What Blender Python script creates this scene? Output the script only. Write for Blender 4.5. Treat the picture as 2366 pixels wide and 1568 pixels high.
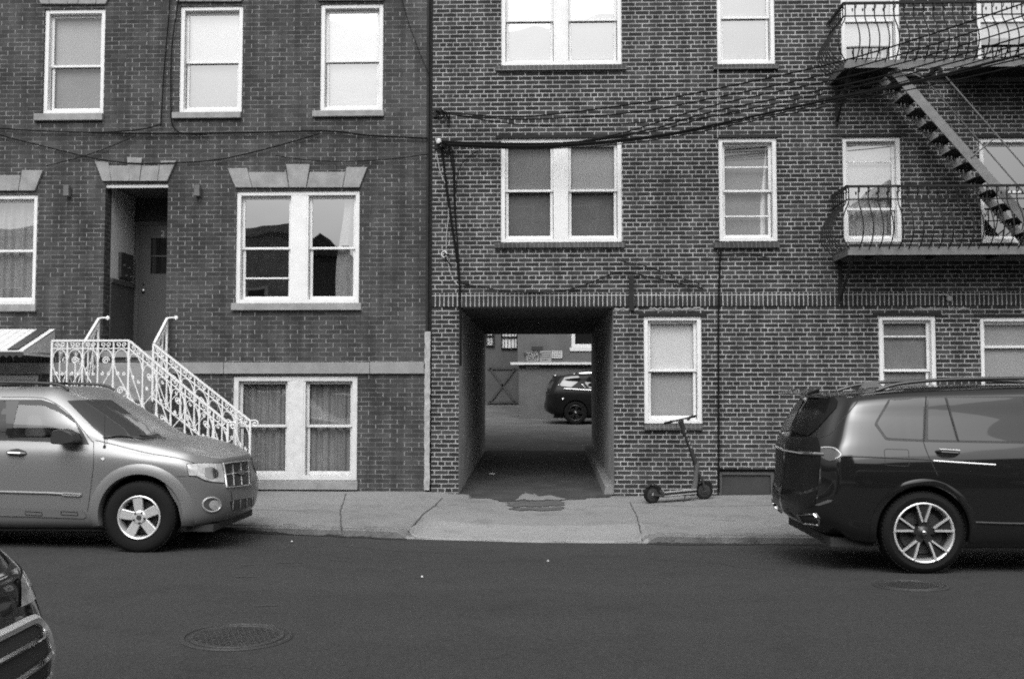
import bpy, bmesh, math, random
from mathutils import Vector, Matrix, Euler
from mathutils.bvhtree import BVHTree
from mathutils.geometry import delaunay_2d_cdt
R = math.radians
random.seed(7)
sc = bpy.context.scene
C = sc.collection
for o in list(bpy.data.objects): bpy.data.objects.remove(o)

# ------------------------------------------------------------------ camera
CAMZ = 1.70
cam_d = bpy.data.cameras.new('camera'); cam = bpy.data.objects.new('camera', cam_d); C.objects.link(cam)
cam_d.sensor_width = 36; cam_d.lens = 35.0; cam_d.clip_start = .05; cam_d.clip_end = 3000
cam.location = (0, 0, CAMZ)
cam.rotation_euler = (R(90 + 3.11), 0, R(1.79))
sc.camera = cam
# ------------------------------------------------------------------ world, sun, exposure
SUN_EL, SUN_AZ = 50, 186      # degrees; azimuth measured from +Y clockwise
w = bpy.data.worlds.new('World'); sc.world = w; w.use_nodes = True
wn = w.node_tree.nodes; wl = w.node_tree.links; wn.clear()
sky = wn.new('ShaderNodeTexSky'); sky.sky_type = 'NISHITA'; sky.sun_disc = False
sky.sun_elevation = R(SUN_EL); sky.sun_rotation = R(SUN_AZ); sky.dust_density = 8; sky.air_density = 1.6; sky.altitude = 0
bw = wn.new('ShaderNodeRGBToBW'); bg = wn.new('ShaderNodeBackground'); bg.inputs[1].default_value = .15
wo = wn.new('ShaderNodeOutputWorld')
wl.new(sky.outputs[0], bw.inputs[0]); wl.new(bw.outputs[0], bg.inputs[0]); wl.new(bg.outputs[0], wo.inputs[0])
sd = bpy.data.lights.new('sun', 'SUN'); sd.energy = .8; sd.angle = R(60); sd.color = (1, 1, 1)
sun = bpy.data.objects.new('sun', sd); C.objects.link(sun)
az = R(SUN_AZ)
sdir = Vector((math.sin(az) * math.cos(R(SUN_EL)), math.cos(az) * math.cos(R(SUN_EL)), math.sin(R(SUN_EL))))
sun.rotation_euler = sdir.to_track_quat('Z', 'Y').to_euler(); sun.location = (0, 0, 40)
sc.view_settings.view_transform = 'Standard'; sc.view_settings.look = 'None'
sc.view_settings.gamma = 1; sc.view_settings.exposure = .2
sc.render.engine = 'CYCLES'
try:
    sc.cycles.use_denoising = False
    sc.cycles.pixel_filter_type = 'BLACKMAN_HARRIS'; sc.cycles.filter_width = 1.9
    sc.cycles.max_bounces = 8; sc.cycles.transparent_max_bounces = 12; sc.cycles.caustics_reflective = False
except Exception: pass

# ------------------------------------------------------------------ pixel -> place helpers (photo read at 2366x1568)
FP = 2300.0
MROT = cam.rotation_euler.to_matrix()
CAMP = Vector((0, 0, CAMZ))
def ray(x, y): return (MROT @ Vector(((x - 1183) / FP, -(y - 784) / FP, -1))).normalized()
def at(x, y, Y):
    d = ray(x, y); return CAMP + d * (Y / d.y)
YW = 15.2
def fx(x, y, Y=YW): return at(x, y, Y).x
def fz(x, y, Y=YW): return at(x, y, Y).z
def rect(x0, x1, y0, y1, Y=YW):
    """image rectangle -> (X0, X1, Z0, Z1) on a wall at depth Y"""
    xm, ym = (x0 + x1) / 2, (y0 + y1) / 2
    return (fx(x0, ym, Y), fx(x1, ym, Y), fz(xm, y1, Y), fz(xm, y0, Y))
def zc(x0, y0, s): return lambda x, y: ((x0 + x / s) / 1.05664, (y0 + y / s) / 1.05664)
ZA = zc(0, 0, 2.23208); ZE = zc(0, 760, 2.5294); ZF = zc(1850, 900, 3.0154); ZT = zc(1700, 0, 2.24)
ZB = zc(1000, 0, 2.6133); ZG = zc(1180, 790, 5.8067); ZS = zc(1550, 980, 5.6)

# ------------------------------------------------------------------ materials (the film is black and white: every colour is a grey)
MATS = {}
def mat(name, v, rough=.7, metal=0, spec=.4, var=0, vscale=3, bump=0, bscale=60, coat=0, fine=0, fscale=120):
    if name in MATS: return MATS[name]
    m = bpy.data.materials.new(name); m.use_nodes = True; nt = m.node_tree; N = nt.nodes; L = nt.links
    p = N['Principled BSDF']
    p.inputs['Base Color'].default_value = (v, v, v, 1); p.inputs['Roughness'].default_value = rough
    p.inputs['Metallic'].default_value = metal; p.inputs['Specular IOR Level'].default_value = spec
    if coat: p.inputs['Coat Weight'].default_value = coat; p.inputs['Coat Roughness'].default_value = .03
    tc = N.new('ShaderNodeTexCoord')
    if var or fine:
        n1 = N.new('ShaderNodeTexNoise'); n1.inputs['Scale'].default_value = vscale; n1.inputs['Detail'].default_value = 8; n1.inputs['Roughness'].default_value = .65
        n2 = N.new('ShaderNodeTexNoise'); n2.inputs['Scale'].default_value = fscale; n2.inputs['Detail'].default_value = 3
        L.new(tc.outputs['Object'], n1.inputs['Vector']); L.new(tc.outputs['Object'], n2.inputs['Vector'])
        a = N.new('ShaderNodeMapRange'); a.inputs[1].default_value = .25; a.inputs[2].default_value = .75
        a.inputs[3].default_value = 1 - var; a.inputs[4].default_value = 1 + var; L.new(n1.outputs[0], a.inputs[0])
        b = N.new('ShaderNodeMapRange'); b.inputs[1].default_value = .25; b.inputs[2].default_value = .75
        b.inputs[3].default_value = 1 - fine; b.inputs[4].default_value = 1 + fine; L.new(n2.outputs[0], b.inputs[0])
        mu = N.new('ShaderNodeMath'); mu.operation = 'MULTIPLY'; L.new(a.outputs[0], mu.inputs[0]); L.new(b.outputs[0], mu.inputs[1])
        mv = N.new('ShaderNodeMath'); mv.operation = 'MULTIPLY'; mv.inputs[1].default_value = v; L.new(mu.outputs[0], mv.inputs[0])
        L.new(mv.outputs[0], p.inputs['Base Color'])
    if bump:
        n3 = N.new('ShaderNodeTexNoise'); n3.inputs['Scale'].default_value = bscale; n3.inputs['Detail'].default_value = 6
        L.new(tc.outputs['Object'], n3.inputs['Vector'])
        bp = N.new('ShaderNodeBump'); bp.inputs['Strength'].default_value = bump; bp.inputs['Distance'].default_value = .01
        L.new(n3.outputs[0], bp.inputs['Height']); L.new(bp.outputs[0], p.inputs['Normal'])
    MATS[name] = m; return m

def brick_mat(name, bv1, bv2, mv, bw_, rh, ms, squash_f, stain=.25, mvar=.3, soldier=False, patchy=0, offset=.5, wob=.004, vj=0):
    m = bpy.data.materials.new(name); m.use_nodes = True; nt = m.node_tree; N = nt.nodes; L = nt.links
    p = N['Principled BSDF']; p.inputs['Roughness'].default_value = .85; p.inputs['Specular IOR Level'].default_value = .25
    tc = N.new('ShaderNodeTexCoord'); sp = N.new('ShaderNodeSeparateXYZ'); L.new(tc.outputs['Object'], sp.inputs[0])
    ad = N.new('ShaderNodeMath'); ad.operation = 'ADD'; L.new(sp.outputs[0], ad.inputs[0]); L.new(sp.outputs[1], ad.inputs[1])
    cb = N.new('ShaderNodeCombineXYZ')
    if soldier: L.new(sp.outputs[2], cb.inputs[0]); L.new(ad.outputs[0], cb.inputs[1])
    else: L.new(ad.outputs[0], cb.inputs[0]); L.new(sp.outputs[2], cb.inputs[1])
    # slight waviness of the courses
    nw = N.new('ShaderNodeTexNoise'); nw.inputs['Scale'].default_value = 9; nw.inputs['Detail'].default_value = 3; L.new(cb.outputs[0], nw.inputs['Vector'])
    vs = N.new('ShaderNodeVectorMath'); vs.operation = 'SUBTRACT'; vs.inputs[1].default_value = (.5, .5, .5); L.new(nw.outputs['Color'], vs.inputs[0])
    vm = N.new('ShaderNodeVectorMath'); vm.operation = 'SCALE'; vm.inputs['Scale'].default_value = wob * 4; L.new(vs.outputs[0], vm.inputs[0])
    va = N.new('ShaderNodeVectorMath'); va.operation = 'ADD'; L.new(cb.outputs[0], va.inputs[0]); L.new(vm.outputs[0], va.inputs[1])
    b = N.new('ShaderNodeTexBrick'); L.new(va.outputs[0], b.inputs['Vector'])
    b.offset = offset; b.offset_frequency = 2; b.squash = .5 if squash_f else 1; b.squash_frequency = squash_f or 1
    b.inputs['Scale'].default_value = 1; b.inputs['Mortar Size'].default_value = ms; b.inputs['Mortar Smooth'].default_value = .25
    b.inputs['Bias'].default_value = -.2; b.inputs['Brick Width'].default_value = bw_; b.inputs['Row Height'].default_value = rh
    b.inputs['Color1'].default_value = (bv1,) * 3 + (1,); b.inputs['Color2'].default_value = (bv2,) * 3 + (1,); b.inputs['Mortar'].default_value = (bv1,) * 3 + (1,)
    # stains on brick
    n1 = N.new('ShaderNodeTexNoise'); n1.inputs['Scale'].default_value = .9; n1.inputs['Detail'].default_value = 9; n1.inputs['Roughness'].default_value = .6
    L.new(cb.outputs[0], n1.inputs['Vector'])
    a = N.new('ShaderNodeMapRange'); a.inputs[1].default_value = .3; a.inputs[2].default_value = .7; a.inputs[3].default_value = 1 - stain; a.inputs[4].default_value = 1 + stain
    L.new(n1.outputs[0], a.inputs[0])
    ms_ = N.new('ShaderNodeMapping'); ms_.inputs['Scale'].default_value = (3.2, .35, 1); L.new(cb.outputs[0], ms_.inputs[0])
    ns = N.new('ShaderNodeTexNoise'); ns.inputs['Scale'].default_value = 1.6; ns.inputs['Detail'].default_value = 7; L.new(ms_.outputs[0], ns.inputs['Vector'])
    as_ = N.new('ShaderNodeMapRange'); as_.inputs[1].default_value = .38; as_.inputs[2].default_value = .58; as_.inputs[3].default_value = .72; as_.inputs[4].default_value = 1.08; L.new(ns.outputs[0], as_.inputs[0])
    n2 = N.new('ShaderNodeTexNoise'); n2.inputs['Scale'].default_value = 55; n2.inputs['Detail'].default_value = 4; L.new(cb.outputs[0], n2.inputs['Vector'])
    a2 = N.new('ShaderNodeMapRange'); a2.inputs[1].default_value = .25; a2.inputs[2].default_value = .75; a2.inputs[3].default_value = .72; a2.inputs[4].default_value = 1.28
    L.new(n2.outputs[0], a2.inputs[0])
    mm = N.new('ShaderNodeMath'); mm.operation = 'MULTIPLY'; L.new(a.outputs[0], mm.inputs[0]); L.new(a2.outputs[0], mm.inputs[1]); mq = N.new('ShaderNodeMath'); mq.operation = 'MULTIPLY'; L.new(mm.outputs[0], mq.inputs[0]); L.new(as_.outputs[0], mq.inputs[1]); mm = mq
    bwn = N.new('ShaderNodeRGBToBW'); L.new(b.outputs['Color'], bwn.inputs[0])
    mb = N.new('ShaderNodeMath'); mb.operation = 'MULTIPLY'; L.new(bwn.outputs[0], mb.inputs[0]); L.new(mm.outputs[0], mb.inputs[1])
    # mortar value with its own patchiness
    n3 = N.new('ShaderNodeTexNoise'); n3.inputs['Scale'].default_value = 4.5; n3.inputs['Detail'].default_value = 6; L.new(cb.outputs[0], n3.inputs['Vector'])
    a3 = N.new('ShaderNodeMapRange'); a3.inputs[1].default_value = .3; a3.inputs[2].default_value = .7; a3.inputs[3].default_value = mv * (1 - mvar); a3.inputs[4].default_value = mv * (1 + mvar)
    L.new(n3.outputs[0], a3.inputs[0]); mo_ = N.new('ShaderNodeMath'); mo_.operation = 'MULTIPLY'; L.new(a3.outputs[0], mo_.inputs[0]); L.new(as_.outputs[0], mo_.inputs[1]); a3 = mo_
    fac = b.outputs['Fac']
    if patchy:
        n4 = N.new('ShaderNodeTexNoise'); n4.inputs['Scale'].default_value = 3.2; n4.inputs['Detail'].default_value = 8; n4.inputs['Roughness'].default_value = .75; L.new(cb.outputs[0], n4.inputs['Vector'])
        a4 = N.new('ShaderNodeMapRange'); a4.inputs[1].default_value = .4; a4.inputs[2].default_value = .62; a4.inputs[3].default_value = 1 - patchy; a4.inputs[4].default_value = 1
        L.new(n4.outputs[0], a4.inputs[0])
        mf = N.new('ShaderNodeMath'); mf.operation = 'MULTIPLY'; L.new(fac, mf.inputs[0]); L.new(a4.outputs[0], mf.inputs[1]); fac = mf.outputs[0]
    mx = N.new('ShaderNodeMix'); mx.data_type = 'FLOAT'; L.new(fac, mx.inputs[0]); L.new(mb.outputs[0], mx.inputs[2]); L.new(a3.outputs[0], mx.inputs[3])
    fin = mx.outputs[0]
    if vj:      # single upright joints filled with paler mortar
        def mth(op, a, b=None, c=None):
            q = N.new('ShaderNodeMath'); q.operation = op
            for i, v in enumerate((a, b, c)):
                if v is None: continue
                if isinstance(v, (int, float)): q.inputs[i].default_value = v
                else: L.new(v, q.inputs[i])
            return q.outputs[0]
        s2 = N.new('ShaderNodeSeparateXYZ'); L.new(va.outputs[0], s2.inputs[0])
        row = mth('FLOOR', mth('DIVIDE', s2.outputs[1], rh)); odd = mth('MODULO', mth('ABSOLUTE', row), 2)
        uu = mth('ADD', mth('DIVIDE', s2.outputs[0], bw_), mth('MULTIPLY', mth('SUBTRACT', 1, odd), .5)); cell = mth('ROUND', uu)
        dist = mth('MULTIPLY', mth('ABSOLUTE', mth('SUBTRACT', uu, cell)), bw_)
        c2 = N.new('ShaderNodeCombineXYZ'); L.new(cell, c2.inputs[0]); L.new(row, c2.inputs[1]); wnz = N.new('ShaderNodeTexWhiteNoise'); wnz.noise_dimensions = '2D'; L.new(c2.outputs[0], wnz.inputs['Vector'])
        n5 = N.new('ShaderNodeTexNoise'); n5.inputs['Scale'].default_value = .7; n5.inputs['Detail'].default_value = 2; L.new(cb.outputs[0], n5.inputs['Vector'])
        msk = mth('MULTIPLY', mth('LESS_THAN', dist, .0052), mth('LESS_THAN', wnz.outputs[0], mth('MULTIPLY', n5.outputs[0], vj)))
        vf = mth('SUBTRACT', mth('DIVIDE', s2.outputs[1], rh), row); msk = mth('MULTIPLY', msk, mth('MULTIPLY', mth('GREATER_THAN', vf, .06), mth('LESS_THAN', vf, .94)))
        m3 = N.new('ShaderNodeMix'); m3.data_type = 'FLOAT'; L.new(msk, m3.inputs[0]); L.new(fin, m3.inputs[2]); m3.inputs[3].default_value = .30; fin = m3.outputs[0]
    L.new(fin, p.inputs['Base Color'])
    bp = N.new('ShaderNodeBump'); bp.inputs['Strength'].default_value = .5; bp.inputs['Distance'].default_value = .006; bp.invert = True
    hm = N.new('ShaderNodeMath'); hm.operation = 'MULTIPLY_ADD'; hm.inputs[1].default_value = .35; L.new(n2.outputs[0], hm.inputs[0]); L.new(b.outputs['Fac'], hm.inputs[2])
    L.new(hm.outputs[0], bp.inputs['Height']); L.new(bp.outputs[0], p.inputs['Normal'])
    MATS[name] = m; return m

def glass_mat(name, refl, tint):
    m = bpy.data.materials.new(name); m.use_nodes = True; nt = m.node_tree; N = nt.nodes; L = nt.links; N.clear()
    o = N.new('ShaderNodeOutputMaterial'); g = N.new('ShaderNodeBsdfGlossy'); g.inputs['Roughness'].default_value = .01
    t = N.new('ShaderNodeBsdfTransparent'); t.inputs[0].default_value = (tint,) * 3 + (1,)
    mx = N.new('ShaderNodeMixShader'); lw = N.new('ShaderNodeLayerWeight'); lw.inputs[0].default_value = .5; fr = N.new('ShaderNodeMath'); fr.operation = 'POWER'; fr.inputs[1].default_value = 4; L.new(lw.outputs['Facing'], fr.inputs[0])
    mr = N.new('ShaderNodeMapRange'); mr.inputs[1].default_value = 0; mr.inputs[2].default_value = 1; mr.inputs[3].default_value = refl; mr.inputs[4].default_value = 1
    tc = N.new('ShaderNodeTexCoord'); n = N.new('ShaderNodeTexNoise'); n.inputs['Scale'].default_value = 1.6; n.inputs['Detail'].default_value = 1
    L.new(tc.outputs['Object'], n.inputs['Vector']); bp = N.new('ShaderNodeBump'); bp.inputs['Strength'].default_value = .12; bp.inputs['Distance'].default_value = .02
    L.new(n.outputs[0], bp.inputs['Height']); L.new(bp.outputs[0], g.inputs['Normal'])
    L.new(fr.outputs[0], mr.inputs[0]); L.new(mr.outputs[0], mx.inputs[0]); L.new(t.outputs[0], mx.inputs[1]); L.new(g.outputs[0], mx.inputs[2]); L.new(mx.outputs[0], o.inputs[0])
    MATS[name] = m; return m

M = MATS
def ground_mat(name, v, gran, big, stain, dots=0, stretch=(1, 1, 1), bump=.5):
    m = bpy.data.materials.new(name); m.use_nodes = True; nt = m.node_tree; N = nt.nodes; L = nt.links
    p = N['Principled BSDF']; p.inputs['Roughness'].default_value = .88; p.inputs['Specular IOR Level'].default_value = .3
    tc = N.new('ShaderNodeTexCoord'); mp = N.new('ShaderNodeMapping'); mp.inputs['Scale'].default_value = stretch; L.new(tc.outputs['Object'], mp.inputs[0])
    def nz(sc_, det, src, lo, hi, a=.3, b=.7, rough=.6):
        n = N.new('ShaderNodeTexNoise'); n.inputs['Scale'].default_value = sc_; n.inputs['Detail'].default_value = det; n.inputs['Roughness'].default_value = rough; L.new(src, n.inputs['Vector'])
        r = N.new('ShaderNodeMapRange'); r.inputs[1].default_value = a; r.inputs[2].default_value = b; r.inputs[3].default_value = lo; r.inputs[4].default_value = hi; L.new(n.outputs[0], r.inputs[0]); return r.outputs[0], n.outputs[0]
    o = tc.outputs['Object']
    g, graw = nz(130, 4, o, 1 - gran, 1 + gran); b_, _ = nz(.55, 6, mp.outputs[0], 1 - big, 1 + big); st, _ = nz(2.3, 9, o, 1 - stain, 1, .36, .5, .7)
    g2, _ = nz(38, 4, o, 1 - gran * .5, 1 + gran * .5)
    cur = None
    for q in (g, b_, st, g2):
        if cur is None: cur = q; continue
        k = N.new('ShaderNodeMath'); k.operation = 'MULTIPLY'; L.new(cur, k.inputs[0]); L.new(q, k.inputs[1]); cur = k.outputs[0]
    if dots:
        vo = N.new('ShaderNodeTexVoronoi'); vo.inputs['Scale'].default_value = 3.2; vo.inputs['Randomness'].default_value = 1; L.new(o, vo.inputs['Vector'])
        r = N.new('ShaderNodeMapRange'); r.inputs[1].default_value = .045; r.inputs[2].default_value = .07; r.inputs[3].default_value = 1 - dots; r.inputs[4].default_value = 1; L.new(vo.outputs['Distance'], r.inputs[0])
        k = N.new('ShaderNodeMath'); k.operation = 'MULTIPLY'; L.new(cur, k.inputs[0]); L.new(r.outputs[0], k.inputs[1]); cur = k.outputs[0]
    k = N.new('ShaderNodeMath'); k.operation = 'MULTIPLY'; k.inputs[1].default_value = v; L.new(cur, k.inputs[0]); L.new(k.outputs[0], p.inputs['Base Color'])
    bp = N.new('ShaderNodeBump'); bp.inputs['Strength'].default_value = bump; bp.inputs['Distance'].default_value = .006; L.new(graw, bp.inputs['Height']); L.new(bp.outputs[0], p.inputs['Normal'])
    MATS[name] = m
ground_mat('asphalt', .049, .42, .13, .14, 0, (.25, 1, 1))
ground_mat('sidewalk', .24, .25, .10, .20, .35)
ground_mat('apron', .285, .22, .08, .16, .25)
brick_mat('brick_left', .050, .080, .27, .222, .069, .0042, 0, stain=.28, mvar=.4, patchy=.75, wob=.0015, vj=.9)
brick_mat('brick_right', .027, .066, .39, .2135, .0675, .0068, 6, stain=.30, mvar=.28, wob=.0014)
brick_mat('brick_soldier', .062, .095, .36, .30, .0675, .0062, 0, stain=.2, mvar=.15, offset=0, wob=.001)
brick_mat('brick_soldier_v', .027, .055, .47, .5, .0675, .0066, 0, stain=.2, mvar=.2, soldier=True, offset=0, wob=.001)
brick_mat('brick_sill', .07, .1, .17, .5, .0675, .006, 0, stain=.25, mvar=.2, soldier=True, offset=0, wob=.001)
brick_mat('brick_opposite', .05, .08, .12, .22, .07, .006, 0)
glass_mat('window_glass', .42, .92)
glass_mat('window_glass_dark', .09, .9)
mat('white_paint', .78, .45, var=.09, vscale=6, bump=.05)
mat('white_paint_worn', .66, .6, var=.16, vscale=9, fine=.1, bump=.15)
mat('rail_paint', .82, .4)
mat('stone', .29, .85, var=.30, vscale=6, fine=.18, bump=.3)
mat('stone_belt', .27, .85, var=.24, vscale=3, fine=.18, bump=.3)
mat('concrete', .23, .9, var=.18, vscale=2, fine=.22, fscale=70, bump=.35)
mat('step_concrete', .26, .9, var=.25, vscale=5, fine=.15, bump=.3)
mat('kerb', .17, .9, var=.55, vscale=5, fine=.25, bump=.8, bscale=30)
mat('dirt', .075, .95, var=.5, vscale=4, fine=.3, bump=.6)
mat('stucco', .14, .9, var=.22, vscale=1.6, fine=.12, bump=.5, bscale=40)
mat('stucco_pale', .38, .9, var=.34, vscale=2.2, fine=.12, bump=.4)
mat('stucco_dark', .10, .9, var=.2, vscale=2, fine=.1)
mat('patch_dark', .10, .95, var=.3, vscale=6, fine=.25, bump=.5)
mat('chrome_satin', .92, .35, metal=.6)
mat('dark_paint', .05, .5, var=.2, vscale=5)
mat('door_paint', .075, .35, spec=.5, var=.1)
mat('wainscot', .085, .6, var=.15)
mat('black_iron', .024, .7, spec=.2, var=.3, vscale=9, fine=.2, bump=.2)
mat('grey_iron', .17, .6, var=.3, vscale=8, fine=.2, bump=.2)
mat('cable_black', .010, .85, spec=.1)
mat('stair_iron', .20, .6, var=.25, vscale=8, fine=.2, bump=.2)
mat('cable_pale', .45, .6)
mat('sheer', .15, .9, var=.2)  # flat grey backing, stands in for reflections in the passage window
mat('interior', .10, .9)
mat('interior_dark', .04, .9)
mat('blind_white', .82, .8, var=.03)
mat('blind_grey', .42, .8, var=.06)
mat('curtain', .26, .9, var=.12)
mat('curtain_pale', .6, .9, var=.08)
mat('rubber', .016, .85, spec=.12, fine=.2, bump=.2)
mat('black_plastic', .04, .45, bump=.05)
mat('silver_paint', .30, .40, metal=.5, coat=.15, spec=.5)
mat('silver_dark', .22, .45, metal=.3, coat=.3)
mat('black_paint', .012, .08, coat=.7, spec=.45)
mat('car_glass', .015, .02, spec=.7)
mat('car_glass_light', .05, .04, spec=.42)
mat('chrome', .75, .12, metal=1)
mat('alloy', .82, .35, metal=.55)
mat('alloy_dark', .06, .35, metal=.6)
glass_mat('cabin_glass', .14, .62)
mat('seat_cloth', .22, .9, var=.1)
mat('lamp_lens', .55, .12, spec=.8, coat=1, var=.45, vscale=28)
mat('lamp_dark', .12, .2, spec=.4, coat=.2)
mat('tinted_glass', .012, .22, spec=.18)
mat('shaded_paint', .014, .35, spec=.15)  # duller copy of the black paint, made to look shaded
mat('iron_cover', .07, .55, metal=.4, var=.25, vscale=12, fine=.3, bump=.5)
mat('sign_white', .62, .5, var=.1, vscale=20)
mat('sign_grey', .34, .6, var=.15, vscale=9)
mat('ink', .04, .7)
mat('wood_worn', .38, .8, var=.45, vscale=12, fine=.2, bump=.4)

# ------------------------------------------------------------------ mesh helpers
class MB:
    def __init__(s): s.v = []; s.f = []
    def add(s, vs, fs):
        n = len(s.v); s.v += [tuple(v) for v in vs]; s.f += [tuple(i + n for i in f) for f in fs]; return s
    def box(s, x0, x1, y0, y1, z0, z1):
        return s.add([(x0, y0, z0), (x1, y0, z0), (x1, y1, z0), (x0, y1, z0), (x0, y0, z1), (x1, y0, z1), (x1, y1, z1), (x0, y1, z1)],
                     [(0, 3, 2, 1), (4, 5, 6, 7), (0, 1, 5, 4), (1, 2, 6, 5), (2, 3, 7, 6), (3, 0, 4, 7)])
    def prism(s, poly, y0, y1):
        n = len(poly)
        a = sum(poly[i][0] * poly[(i + 1) % n][1] - poly[(i + 1) % n][0] * poly[i][1] for i in range(n))
        if a < 0: poly = poly[::-1]
        vs = [(x, y0, z) for x, z in poly] + [(x, y1, z) for x, z in poly]
        fs = [tuple(range(n)), tuple(range(2 * n - 1, n - 1, -1))] + [(i, i + n, (i + 1) % n + n, (i + 1) % n) for i in range(n)]
        return s.add(vs, fs)
    def hexa(s, p):      # 8 points: bottom 4 (ccw), top 4
        return s.add(p, [(0, 3, 2, 1), (4, 5, 6, 7), (0, 1, 5, 4), (1, 2, 6, 5), (2, 3, 7, 6), (3, 0, 4, 7)])
    def tube(s, pts, r, n=6, closed=False):
        pts = [Vector(p) for p in pts]; N = len(pts)
        if N < 2: return s
        base = len(s.v); up = None; rings = []
        for i, p in enumerate(pts):
            if closed: t = pts[(i + 1) % N] - pts[i - 1]
            else: t = pts[min(i + 1, N - 1)] - pts[max(i - 1, 0)]
            if t.length < 1e-9: t = Vector((0, 0, 1))
            t.normalize()
            if up is None:
                up = Vector((0, 0, 1)) if abs(t.z) < .9 else Vector((0, 1, 0))
            a = t.cross(up)
            if a.length < 1e-4: a = t.cross(Vector((1, 0, 0)))
            a.normalize(); b = a.cross(t).normalized(); up = b
            rr = r[i] if isinstance(r, (list, tuple)) else r
            for k in range(n):
                an = 2 * math.pi * k / n
                s.v.append(tuple(p + a * math.cos(an) * rr + b * math.sin(an) * rr))
        for i in range(N if closed else N - 1):
            j = (i + 1) % N
            for k in range(n):
                s.f.append((base + i * n + k, base + i * n + (k + 1) % n, base + j * n + (k + 1) % n, base + j * n + k))
        if not closed:
            s.f.append(tuple(base + k for k in range(n - 1, -1, -1))); s.f.append(tuple(base + (N - 1) * n + k for k in range(n)))
        return s
    def bar(s, a, b, wx, wy, up=(0, 0, 1)):
        a = Vector(a); b = Vector(b); t = (b - a).normalized(); u = Vector(up)
        sx = t.cross(u)
        if sx.length < 1e-4: sx = t.cross(Vector((0, 1, 0)))
        sx.normalize(); sy = sx.cross(t).normalized()
        p = []
        for q in (a, b):
            for i, j in ((-1, -1), (1, -1), (1, 1), (-1, 1)): p.append(q + sx * wx / 2 * i + sy * wy / 2 * j)
        return s.add(p, [(0, 1, 2, 3), (7, 6, 5, 4), (0, 4, 5, 1), (1, 5, 6, 2), (2, 6, 7, 3), (3, 7, 4, 0)])
    def lathe(s, prof, c, axis='Y', n=40):   # prof: (radius, along axis)
        base = len(s.v); m = len(prof)
        for k in range(n):
            an = 2 * math.pi * k / n; ca, sa = math.cos(an), math.sin(an)
            for r, h in prof:
                if axis == 'Y': s.v.append((c[0] + r * ca, c[1] + h, c[2] + r * sa))
                elif axis == 'Z': s.v.append((c[0] + r * ca, c[1] + r * sa, c[2] + h))
                else: s.v.append((c[0] + h, c[1] + r * ca, c[2] + r * sa))
        for k in range(n):
            k2 = (k + 1) % n
            for i in range(m - 1): s.f.append((base + k * m + i, base + k2 * m + i, base + k2 * m + i + 1, base + k * m + i + 1))
        return s
    def build(s, name, m, parent=None, smooth=False, origin=None, bevel=0, slots=None, fm=None):
        me = bpy.data.meshes.new(name); o = bpy.data.objects.new(name, me); C.objects.link(o)
        off = Vector((0, 0, 0))
        if parent is not None:
            o.parent = parent; q = parent
            while q is not None: off += q.location; q = q.parent
        elif origin is not None: off = Vector(origin); o.location = off
        me.from_pydata([(v[0] - off.x, v[1] - off.y, v[2] - off.z) for v in s.v], [], s.f)
        bm = bmesh.new(); bm.from_mesh(me)
        bmesh.ops.recalc_face_normals(bm, faces=bm.faces); bm.to_mesh(me); bm.free()
        for mm in (slots or [m]): me.materials.append(MATS[mm] if isinstance(mm, str) else mm)
        if fm:
            for i, k in enumerate(fm): me.polygons[i].material_index = k
        if smooth:
            for p in me.polygons: p.use_smooth = True
            try: me.set_sharp_from_angle(angle=R(38))
            except Exception: pass
        if bevel:
            b = o.modifiers.new('b', 'BEVEL'); b.width = bevel; b.segments = 2; b.limit_method = 'ANGLE'
        return o
def thing(name, loc, label, cat, group=None):
    o = bpy.data.objects.new(name, None); C.objects.link(o); o.location = loc; o.empty_display_size = .1
    o['label'] = label; o['category'] = cat
    if group: o['group'] = group
    return o
def tag(o, label, cat, group=None):
    o['label'] = label; o['category'] = cat
    if group: o['group'] = group
    return o
def struct(o): o['kind'] = 'structure'; return o
def lerp(a, b, t): return a + (b - a) * t
def interp(x, tab):
    if x <= tab[0][0]: return tab[0][1]
    for (a, va), (b, vb) in zip(tab, tab[1:]):
        if x <= b: return lerp(va, vb, (x - a) / (b - a))
    return tab[-1][1]
def smooth(t): t = max(0, min(1, t)); return t * t * (3 - 2 * t)
def crom(pts, n=8, closed=False):
    P = [Vector(p) for p in pts]; out = []; N = len(P)
    for i in range(N - 1):
        p0 = P[max(i - 1, 0)]; p1 = P[i]; p2 = P[i + 1]; p3 = P[min(i + 2, N - 1)]
        for k in range(n):
            t = k / n
            out.append(.5 * ((2 * p1) + (p2 - p0) * t + (2 * p0 - 5 * p1 + 4 * p2 - p3) * t * t + (3 * p1 - p0 - 3 * p2 + p3) * t ** 3))
    out.append(P[-1]); return out

# ------------------------------------------------------------------ ground levels
GUT = [(-14, .12), (-6, .075), (-3.44, .035), (-1.6, -.023), (0, -.06), (3.3, -.062), (14, -.06)]
KTOP = [(-14, .24), (-6, .19), (-3.44, .135), (-1.6, .085), (1.2, .045), (3.3, .04), (14, .045)]
WALLB = [(-14, .30), (-4.3, .22), (-1.8, .215), (-1.3, .175), (1.2, .155), (3.6, .18), (14, .2)]
YK = 11.9
AX0, AX1 = -1.62, 1.22
def zroad(x, y): return interp(x, GUT) + interp(x, [(-5, .02), (0, .033), (3.5, .045)]) * max(0, min(YK - y, 4.5)) - .033 * max(0, 5.5 - y)
def zwalk(x, y):
    t = max(0, min(1, (y - YK) / (YW - YK)))
    z = lerp(interp(x, KTOP), interp(x, WALLB), t)
    a = smooth((x - (AX0 - .02)) / .12) * smooth(((AX1 + .02) - x) / .12)
    b = 1 - smooth((y - YK) / 1.35)
    return z - a * b * (interp(x, KTOP) - interp(x, GUT) - .014)
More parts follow.
